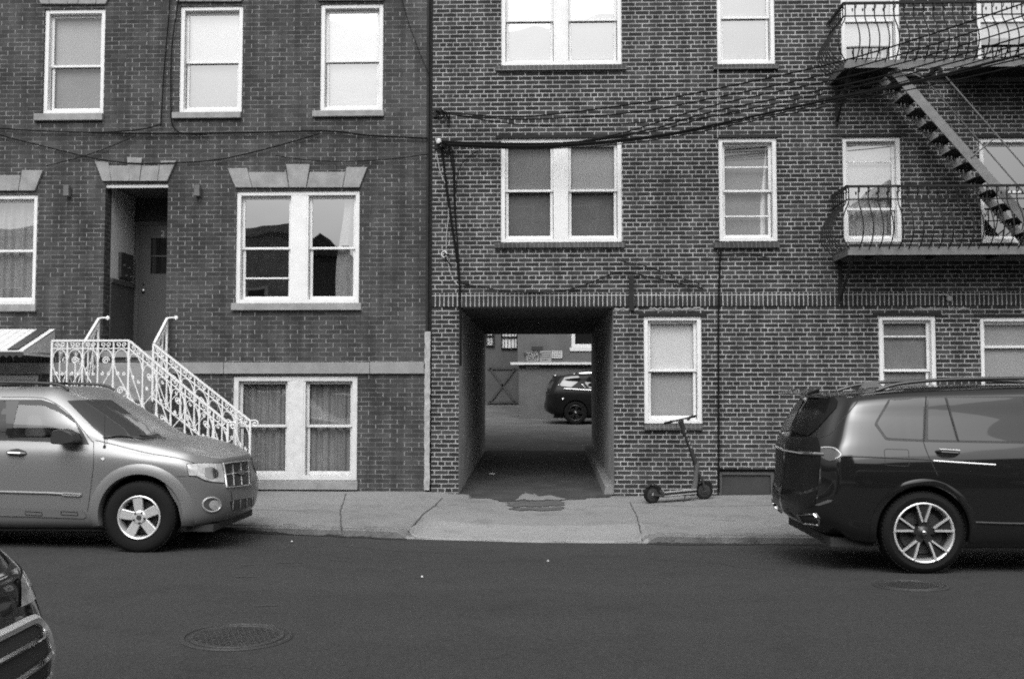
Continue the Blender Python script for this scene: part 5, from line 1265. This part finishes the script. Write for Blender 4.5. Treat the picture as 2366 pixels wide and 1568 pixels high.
K.patch('bumper', ze((1015, 1055), (1090, 1020), (1160, 1018), (1215, 1022), (1265, 1050), (1400, 1078), (1560, 1060), (1575, 1150), (1560, 1210), (1430, 1270), (1250, 1310), (1120, 1300), (1100, 1200)), 'silver_dark', .004, step=9, lab='darker grey front bumper')
K.line('bumper_seam', ze((1015, 1055), (1090, 1020), (1160, 1018), (1215, 1020), (1265, 1048), (1390, 1078)), .004, 'ink')
hl = K.patch('headlight', ze((1152, 942), (1250, 936), (1365, 936), (1378, 990), (1384, 1058), (1310, 1052), (1255, 1038), (1215, 1015), (1165, 1012)), 'lamp_lens', .007, step=5, rnd=3)
K.line('headlight_trim', ze((1152, 942), (1250, 936), (1365, 936), (1378, 990), (1384, 1058), (1310, 1052), (1255, 1038), (1215, 1015), (1165, 1012)), .004, 'black_plastic', closed=True, curve=False, n=5, parent=hl, off=.006)
K.patch('lamp_bowl', ze((1262, 965), (1310, 960), (1345, 985), (1345, 1025), (1300, 1035), (1262, 1015)), 'chrome', .009, step=6, parent=hl, rnd=4)
gr = K.patch('grille', ze((1375, 938), (1530, 918), (1545, 1000), (1545, 1068), (1480, 1082), (1400, 1082), (1388, 1010)), 'black_plastic', .006, step=5, mirror=False, lab='black grille with bright cross bars')
for l in (((1372, 935), (1384, 1000), (1396, 1086)), ((1430, 945), (1436, 1000), (1440, 1075)), ((1480, 935), (1484, 1000), (1488, 1070)), ((1526, 925), (1532, 1000), (1534, 1064))): K.line('grille_bar', ze(*l), .010 if l[0][0] < 1400 else .0045, 'alloy', off=.012, parent=gr, mirror=False)
for l in (((1378, 940), (1450, 928), (1534, 920)), ((1388, 1008), (1460, 998), (1538, 990)), ((1396, 1085), (1470, 1080), (1545, 1068))): K.line('grille_bar', ze(*l), .005, 'alloy', off=.012, parent=gr, mirror=False)
K.patch('badge', ze((1460, 990), (1485, 980), (1505, 992), (1502, 1010), (1478, 1016), (1462, 1006)), 'chrome', .022, step=4, mirror=False, parent=gr)
K.patch('lower_grille', ze((1420, 1170), (1500, 1158), (1565, 1145), (1566, 1195), (1500, 1215), (1430, 1228)), 'black_plastic', .008, step=6, mirror=False)
for x in (1435, 1480, 1520, 1552): K.line('grille_bar', ze((x, 1168 - (x - 1420) * .12), (x - 3, 1222 - (x - 1420) * .15)), .005, 'alloy', off=.012, mirror=False)
fl = K.patch('fog_lamp', [ZE(1308 + 52 * math.cos(t * .4), 1190 + 42 * math.sin(t * .4)) for t in range(16)], 'lamp_dark', .008, step=5)
K.line('fog_lamp_ring', [ZE(1306 + 54 * math.cos(t * .4), 1190 + 43 * math.sin(t * .4)) for t in range(16)], .009, 'alloy', closed=True, off=.008, parent=fl)
K.patch('lamp_bowl', [ZE(1322 + 34 * math.cos(t * .4), 1192 + 30 * math.sin(t * .4)) for t in range(16)], 'lamp_lens', .013, step=5, parent=fl)
K.patch('licence_plate_holder', ze((1425, 1105), (1540, 1088), (1542, 1150), (1430, 1160)), 'silver_dark', .012, step=8, mirror=False)
K.line('side_moulding', ze((-400, 1105), (0, 1112), (300, 1120), (505, 1130)), .014, 'silver_dark', off=.002, curve=False, n=12)
K.patch('side_badge', ze((388, 1112), (502, 1118), (500, 1138), (386, 1132)), 'alloy', .018, step=8, rnd=2)
K.line('badge_lettering', ze((396, 1123), (492, 1128)), .003, 'ink', off=.020, curve=False, n=6)
K.patch('rocker_trim', ze((-500, 1212), (150, 1218), (520, 1232), (535, 1262), (520, 1275), (150, 1262), (-500, 1250)), 'silver_dark', .010, step=14)
for x in (160, 380): K.line('rocker_step', ze((x, 1230), (x + 100, 1236), (x + 105, 1256), (x, 1250)), .003, 'ink', off=.012, closed=True, curve=False, n=4)
K.patch('handle_recess', ze((35, 865), (70, 852), (110, 845), (160, 862), (172, 880), (130, 895), (60, 890)), 'black_plastic', .003, step=8, rnd=3)
b = MB(); p0, _, _ = K.hit(ZE(42, 872), 'cam'); p1, _, _ = K.hit(ZE(162, 878), 'cam'); b.tube([p0, p0.lerp(p1, .2) + Vector((0, -.04, .005)), p0.lerp(p1, .8) + Vector((0, -.04, .005)), p1], [.01, .014, .014, .01], 8); b.build('door_handle', 'chrome', LC, smooth=True)
K.patch('side_marker', ze((622, 905), (640, 900), (650, 908), (636, 920)), 'white_paint', .006, step=4)
# wheel arch flares: wide lipped bands following each arch
def flare(par, K_, ax, az, r0, r1, hw, m, thick=.03, a0=-12, a1=192, name='wheel_arch_flare'):
    n = 40
    for sg in (-1, 1):
        b = MB(); base = 0
        for i in range(n + 1):
            a = R(a0 + (a1 - a0) * i / n)
            for (r_, o_) in ((r0, -.06), (r0, .0), (r0 + .012, thick), (lerp(r0, r1, .6), thick * .9), (r1, .004)):
                x, z = ax + r_ * math.cos(a), az + r_ * math.sin(a); h, nn, d = K_.hit((x, max(z, .18)), 'side')
                yl_ = K_.org.y - h.y
                yy = max(yl_, hw - .06) if r_ <= r0 + .02 else yl_
                b.v.append((K_.org.x + x, K_.org.y + sg * (yy + o_), K_.org.z + z))
        for i in range(n):
            for j in range(4): b.f.append((base + i * 5 + j, base + (i + 1) * 5 + j, base + (i + 1) * 5 + j + 1, base + i * 5 + j + 1))
        b.build(name, m, par, smooth=True)
for ax in (0, -2.62): flare(LC, K, ax, .37, .425, .54, .9, 'silver_paint', .028)
# mirror
mc = at(*ZE(405, 765), 10.0); mr = MB()
mo = bmesh.new()
P = [(-.14, -.085), (-.12, .055), (-.02, .075), (.10, .02), (.13, -.07), (.0, -.095)]
b = MB(); b.prism([(mc.x + x * .95, mc.z + z * .95) for x, z in rounded(P, .03)], mc.y - .06, mc.y + .11); b.build('door_mirror', 'black_plastic', LC, bevel=.02, smooth=True)
b = MB(); b.bar((mc.x + .02, mc.y + .06, mc.z - .06), (mc.x + .10, mc.y + .26, mc.z - .08), .05, .04); b.build('mirror_arm', 'black_plastic', LC)
b = MB(); my = 2 * lo.y - mc.y; b.prism([(mc.x + x * .95, mc.z + z * .95) for x, z in rounded(P, .03)], my - .11, my + .06); b.bar((mc.x + .02, my - .06, mc.z - .06), (mc.x + .10, my - .26, mc.z - .08), .05, .04); b.build('door_mirror', 'black_plastic', LC, bevel=.01)
# wipers, aerial, roof rails
K.line('wiper', ze((640, 782), (760, 776), (860, 792), (950, 790)), .012, 'black_plastic', off=.02, mirror=False)
K.line('wiper', ze((860, 770), (930, 782), (1025, 795)), .010, 'black_plastic', off=.02, mirror=False)
pa = K.hit(ZE(645, 840), 'cam')[0]; b = MB(); b.tube([pa, at(*ZE(648, 640), pa.y)], .003, 5); b.lathe([(0, .03), (.012, .02), (.016, 0)], tuple(pa), 'Z', 10); b.build('aerial', 'black_plastic', LC)
for sg in (-1, 1):
    y = lo.y + sg * .56; b = MB(); b.tube(crom([(lo.x - 2.9, y, lo.z + 1.64), (lo.x - 2.75, y, lo.z + 1.71), (lo.x - 1.9, y, lo.z + 1.745), (lo.x - 1.1, y, lo.z + 1.73), (lo.x - .92, y, lo.z + 1.665)], 5), .016, 8); b.build('roof_rail', 'black_plastic', LC, smooth=True)
for x in (-2.5, -1.5): b = MB(); b.bar((lo.x + x, lo.y - .56, lo.z + 1.745), (lo.x + x, lo.y + .56, lo.z + 1.745), .05, .02); b.build('roof_crossbar', 'black_plastic', LC)
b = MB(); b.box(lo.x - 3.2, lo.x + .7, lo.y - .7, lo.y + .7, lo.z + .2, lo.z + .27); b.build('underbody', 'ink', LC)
# ------------------------------------------------------------------ BLACK SUV (right)
ro = Vector((at(2134, 1223, 9.33).x, 10.3, .053))
RC = thing('parked_car', ro, 'glossy black large SUV showing its rear quarter, parked below the fire escape', 'car', 'cars parked along the far kerb')
#  columns: rear centre, inner, corner, side-rear, axle, .7, 1.5, 2.1 (A top), 2.75 cowl, 3.1, 3.55, 3.8, 3.95, front
def big(sc_=1):
    xs0 = [-1.0, -.99, -.86, -.6, 0, .7, 1.5, 2.2, 2.7, 3.1, 3.5, 3.8, 3.92, 3.95]
    def L_(rear, ys, zs, front=None, top=None):
        x = list(xs0); x[0], x[1], x[2], x[3] = rear[0] + .06, rear[1] + .11, rear[2] + .15, rear[3] + .03
        if front: x[10:] = front
        if top: 
            for k, v in top.items(): x[k] = v
        return [(a, b_, c_) for a, b_, c_ in zip(x, ys, zs)]
    side = lambda v, f: [0, .62, v - .09, v - .008, v, v, v, v, v, v, v - .02, v - .12, f, 0]
    return lines(
     L_((-.92, -.92, -.84, -.6), side(.86, .5), [.34, .34, .34, .30, .24, .24, .24, .24, .24, .24, .25, .26, .27, .27], (3.5, 3.72, 3.86, 3.9)),
     L_((-1.10, -1.09, -.98, -.65), side(.95, .5), [.46, .46, .46, .40, .33, .33, .33, .33, .33, .33, .34, .35, .36, .36], (3.55, 3.82, 3.98, 4.02)),
     L_((-1.14, -1.12, -1.00, -.66), side(.985, .5), [.62] * 14, (3.55, 3.84, 4.0, 4.04)),
     L_((-1.10, -1.09, -.97, -.66), side(1.0, .5), [.84] * 10 + [.82, .8, .78, .78], (3.55, 3.84, 4.0, 4.04)),
     L_((-1.09, -1.08, -.97, -.68), side(.985, .5), [1.02] * 9 + [1.0, .96, .92, .9, .9], (3.54, 3.8, 3.97, 4.01)),
     L_((-1.085, -1.07, -.95, -.68), side(.95, .5), [1.14] * 9 + [1.10, 1.05, 1.0, .97, .97], (3.52, 3.76, 3.9, 3.95)),
     L_((-1.03, -1.02, -.90, -.64), side(.905, .45), [1.27, 1.27, 1.26, 1.25, 1.25, 1.25, 1.25, 1.25, 1.22, 1.15, 1.09, 1.04, 1.01, 1.01], (3.5, 3.7, 3.84, 3.9)),
     L_((-.95, -.94, -.82, -.58), [0, .56, .73, .795, .82, .83, .83, .82, .86, .84, .80, .70, .42, 0], [1.45, 1.45, 1.44, 1.44, 1.45, 1.46, 1.46, 1.44, 1.25, 1.18, 1.12, 1.07, 1.04, 1.04], (3.45, 3.64, 3.78, 3.84)),
     L_((-.85, -.84, -.74, -.50), [0, .50, .65, .71, .735, .745, .745, .70, .78, .76, .72, .62, .38, 0], [1.60, 1.60, 1.60, 1.62, 1.655, 1.68, 1.69, 1.62, 1.27, 1.20, 1.14, 1.09, 1.06, 1.06], (3.42, 3.58, 3.7, 3.76), {7: 2.1, 8: 2.72}),
     L_((-.87, -.86, -.76, -.4), [0, .42, .5, .5, .5, .5, .5, .5, .5, .5, .48, .42, .25, 0], [1.655, 1.655, 1.65, 1.675, 1.715, 1.745, 1.745, 1.665, 1.27, 1.22, 1.16, 1.11, 1.08, 1.075], (3.4, 3.5, 3.62, 3.68), {7: 2.15, 8: 2.85}),
     L_((-.87, -.84, -.72, -.3), [0] * 14, [1.665, 1.67, 1.675, 1.69, 1.73, 1.76, 1.76, 1.68, 1.27, 1.23, 1.17, 1.12, 1.09, 1.08], (3.36, 3.44, 3.54, 3.6), {7: 2.2, 8: 2.92}))
bo, bvh, org = body('body', big(), ro - Vector((0, 0, .018)), 'black_paint', RC, arches=[(0, .40, .425, 1.0), (3.105, .40, .425, 1.0)])
K2 = Skin(bvh, org, RC)
for ax in (0, 3.105):
    for sd in (-1, 1): wheel(RC, (ro.x + ax, ro.y + sd * .985, ro.z + .374), .374, .276, .27, 'vee', side=sd, rot=R(90))
def zf(*p): return [ZF(*q) for q in p]
K2.patch('window_trim', zf((856, 405), (963, 222), (1232, 205), (1600, 203), (1940, 200), (2300, 205), (2300, 560), (1950, 548), (1232, 536), (942, 524)), 'black_plastic', .003, rnd=6)
K2.patch('quarter_window', zf((876, 405), (975, 236), (1220, 218), (1212, 522), (948, 510)), 'car_glass', .006, rnd=5)
K2.patch('rear_side_window', zf((1252, 218), (1375, 215), (1458, 528), (1250, 524)), 'car_glass', .006, rnd=3)
K2.patch('rear_side_window', zf((1392, 215), (1925, 214), (1990, 400), (2030, 538), (1480, 528)), 'car_glass', .006, rnd=3)
K2.patch('front_side_window', [(.98 + .25, 1.28), (1.2, 1.62), (1.9, 1.60), (2.5, 1.30)], 'car_glass', .006, 'side', .07)
K2.patch('windshield', [(-.62, 1.27), (.62, 1.27), (.5, 1.62), (-.5, 1.62)], 'car_glass', .004, 'front', .09, mirror=False)
K2.patch('rear_window', zf((392, 240), (560, 205), (588, 235), (578, 285), (440, 440), (372, 495), (235, 455), (300, 330)), 'tinted_glass', .008, step=8)
K2.patch('tailgate', zf((205, 500), (440, 500), (458, 578), (462, 660), (440, 860), (330, 905), (175, 880), (190, 700), (170, 590)), 'shaded_paint', .004, step=9)  # dulled overlay on the glossy tail, puts in its dark reflections
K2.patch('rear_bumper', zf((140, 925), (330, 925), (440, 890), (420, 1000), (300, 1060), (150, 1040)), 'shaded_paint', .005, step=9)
for l in (((745, 165), (742, 215), (715, 265), (600, 400), (535, 478), (440, 505)), ((1218, 530), (1240, 600), (1275, 680), (1325, 785)), ): K2.line('panel_seam', zf(*l), .0045, 'ink')
K2.line('window_seam', zf((1238, 205), (1222, 530)), .006, 'ink', curve=False, off=.006)
K2.line('window_seam', zf((1380, 218), (1475, 532)), .006, 'ink', curve=False, off=.007)
K2.line('fuel_door', rounded(zf((930, 590), (1110, 594), (1115, 716), (940, 710)), 6), .003, 'ink', closed=True, curve=False, n=2)
K2.line('door_seam', zf((1948, 205), (2010, 420), (2060, 540), (2080, 700), (2120, 1050)), .004, 'ink')
K2.line('side_trim_crease', zf((640, 642), (880, 650), (1280, 668)), .006, 'black_plastic', off=.002, curve=False)  # shade of the shoulder crease put in as a dark line
K2.line('side_trim_crease', zf((1290, 676), (1500, 690), (1750, 706)), .009, 'alloy', off=.002, curve=False)
tl = K2.patch('tail_light', zf((462, 578), (520, 570), (590, 585), (632, 632), (590, 672), (520, 676), (468, 650)), 'lamp_dark', .007, step=5, rnd=4, lab='grey smoked tail lamp wrapping the rear corner')
K2.line('light_bar', zf((470, 580), (560, 584), (612, 632), (575, 662)), .007, 'alloy', off=.009, parent=tl)
b = MB(); b.tube([K2.hit((y, 1.10 ), 'rear')[0] + Vector((-.012, 0, 0)) for y in [-.84 + .084 * k for k in range(21)]], .016, 6); b.build('tailgate_trim', 'chrome', RC, smooth=True)
K2.patch('door_handle_recess', [ZF(1396 + 84 * math.cos(t * .4), 622 + 36 * math.sin(t * .4)) for t in range(16)], 'ink', .004, step=8)
b = MB(); p0, _, _ = K2.hit(ZF(1312, 608), 'cam'); p1, _, _ = K2.hit(ZF(1480, 618), 'cam'); b.tube([p0, p0.lerp(p1, .15) + Vector((0, -.045, .0)), p0.lerp(p1, .85) + Vector((0, -.045, .0)), p1], [.012, .016, .016, .012], 8); b.build('door_handle', 'black_paint', RC, smooth=True)
K2.line('handle_trim', zf((1322, 603), (1400, 606), (1472, 612)), .004, 'alloy', off=.055)
K2.patch('bumper_reflector', zf((420, 1000), (520, 962), (555, 965), (540, 980), (450, 1006)), 'lamp_dark', .006, step=6)
ex = K2.patch('exhaust_tip', zf((300, 1070), (420, 1068), (455, 1110), (450, 1142), (340, 1130)), 'ink', .010, step=6, rnd=4)
K2.line('exhaust_trim', zf((300, 1070), (420, 1068), (455, 1110), (455, 1142), (340, 1130)), .010, 'chrome', off=.012, closed=True, curve=False, parent=ex)
K2.line('bumper_seam', zf((250, 880), (420, 930), (500, 900), (560, 820)), .003, 'ink')
K2.line('rocker_trim', zf((1600, 1128), (1800, 1135), (2300, 1145)), .010, 'black_plastic', off=.004, curve=False)
flare(RC, K2, 0, .40, .42, .485, 1.0, 'black_paint', .014); flare(RC, K2, 3.105, .40, .42, .485, 1.0, 'black_paint', .014)
for sg in (-1, 1):
    y = ro.y + sg * .64; b = MB(); b.tube(crom([(ro.x - .30, y, ro.z + 1.675), (ro.x - .05, y, ro.z + 1.745), (ro.x + .5, y, ro.z + 1.785), (ro.x + 1.5, y, ro.z + 1.785), (ro.x + 2.0, y, ro.z + 1.71)], 6), .017, 8); b.build('roof_rail', 'alloy_dark', RC, smooth=True)
b = MB(); P = [(-.80, .52), (-.80, -.52), (-.94, -.60), (-.94, .60)]; b.hexa([(ro.x + x, ro.y + y, ro.z + (1.655 if x > -.9 else 1.635)) for x, y in P] + [(ro.x + x, ro.y + y, ro.z + (1.70 if x > -.9 else 1.66)) for x, y in P]); b.build('spoiler', 'black_paint', RC, bevel=.008)
b = MB(); b.prism([(ro.x - .25, ro.z + 1.70), (ro.x - .02, ro.z + 1.72), (ro.x - .10, ro.z + 1.775), (ro.x - .2, ro.z + 1.77)], ro.y - .03, ro.y + .03); b.build('shark_fin_aerial', 'silver_dark', RC)
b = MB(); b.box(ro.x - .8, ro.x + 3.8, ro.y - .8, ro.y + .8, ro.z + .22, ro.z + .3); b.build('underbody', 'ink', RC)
for sd in (-1, 1):
    b = MB(); b.box(ro.x + 2.15, ro.x + 2.4, ro.y + sd * 1.08 - .1, ro.y + sd * 1.08 + .1, ro.z + 1.15, ro.z + 1.32); b.build('door_mirror', 'black_paint', RC, bevel=.03)
# ------------------------------------------------------------------ COURTYARD SUV
cc = on_ground(1330, 980, zpass); co = Vector((cc.x, 33.0, zpass(0, 32.4) - .0))
co.x = at(1330, 958, 32.1).x
CC = thing('parked_car', co, 'dark SUV parked in the rear courtyard, half hidden by the passage wall', 'car')
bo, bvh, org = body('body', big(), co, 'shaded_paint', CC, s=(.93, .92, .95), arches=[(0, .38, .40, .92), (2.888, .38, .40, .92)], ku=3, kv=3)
K3 = Skin(bvh, org, CC)
def zg(*p): return [ZG(*q) for q in p]
K3.patch('quarter_window', zg((1085, 860), (1165, 740), (1345, 735), (1385, 790), (1245, 900), (1100, 885)), 'car_glass', .006)
K3.patch('side_window', zg((1440, 840), (1490, 750), (1700, 745), (1700, 915), (1500, 910)), 'car_glass', .006)
K3.line('window_trim', zg((1065, 862), (1100, 885), (1245, 903)), .014, 'chrome'); K3.line('window_trim', zg((1400, 855), (1440, 900), (1500, 925), (1700, 930)), .014, 'chrome')
K3.line('window_trim', zg((1010, 740), (1200, 715), (1580, 700)), .02, 'chrome', off=.01)
K3.line('side_trim_crease', zg((1145, 920), (1400, 935), (1700, 950)), .018, 'alloy', off=.01)
K3.patch('rear_window', zg((890, 920), (925, 870), (990, 810), (1000, 830), (955, 925)), 'car_glass_light', .006, mirror=False)
K3.patch('tail_light', zg((870, 965), (900, 930), (960, 945), (920, 1000), (870, 1005)), 'lamp_lens', .008, mirror=False, step=8)
for ax in (0, 2.888):
    for sd in (-1, 1): wheel(CC, (co.x + ax, co.y + sd * .9, co.z + .372), .372, .25, .25, 'vee', side=sd, rot=R(80), alloy='alloy_dark')
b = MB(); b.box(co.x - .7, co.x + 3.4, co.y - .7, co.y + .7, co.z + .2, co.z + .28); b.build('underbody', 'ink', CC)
# ------------------------------------------------------------------ FOREGROUND CAR (bottom-left corner)
no = Vector((-2.65, 3.15, .17))
NC = thing('parked_car', no, 'dark car nose with chrome edged slatted grille on the near side of the road', 'car')
NC.rotation_euler = (0, 0, 0)
bo, bvh, org = body('body', net, no, 'black_paint', NC, s=(1, 1, .93), arches=[(0, .37, .43, .9), (-2.62, .37, .43, .9)])
K4 = Skin(bvh, org, NC)
for ax in (0, -2.62):
    for sd in (-1, 1): wheel(NC, (no.x + ax, no.y + sd * .895, no.z + .365), .365, .23, .22, 'five', side=sd, rot=R(20))
K4.patch('windshield', [(-.62, 1.2), (.62, 1.2), (.5, 1.6), (-.5, 1.6)], 'car_glass', .004, 'front', .08, mirror=False)
K4.patch('side_window', [(-1.1, 1.2), (-1.1, 1.55), (-.9, 1.53), (-.45, 1.2)], 'car_glass', .004, 'side', .06)
g4 = K4.patch('grille', rounded([(-.50, .20), (.50, .20), (.68, .38), (.55, .70), (-.55, .70), (-.68, .38)], .07), 'ink', .004, 'front', .05, mirror=False)
for k in range(6): z = .26 + k * .075; K4.line('grille_slat', [(-.58, z), (0, z), (.58, z)], .012, 'chrome', off=.012, mode='front', mirror=False, parent=g4)
K4.line('grille_surround', rounded([(-.50, .20), (.50, .20), (.68, .38), (.55, .70), (-.55, .70), (-.68, .38)], .07), .020, 'chrome_satin', off=.008, mode='front', mirror=False, parent=g4, closed=True, curve=False, n=3)
K4.patch('headlight', [(.44, .76), (.48, .85), (.78, .90), (.84, .80), (.66, .75)], 'lamp_lens', .006, 'front', .03)
b = MB(); b.box(no.x - 3.2, no.x + .6, no.y - .7, no.y + .7, no.z + .2, no.z + .27); b.build('underbody', 'ink', NC)

# unseen car added right of the frame, so the black SUV's doors mirror dark
def copy_tree(o, parent=None):
    c = o.copy(); C.objects.link(c); c.parent = parent
    for ch in [x for x in C.objects if x.parent == o]: copy_tree(ch, c)
    return c
N2 = copy_tree(NC); N2.location = (6.9, 3.15, .20); N2['label'] = 'unseen dark car added along the near kerb to darken the black SUV doors'
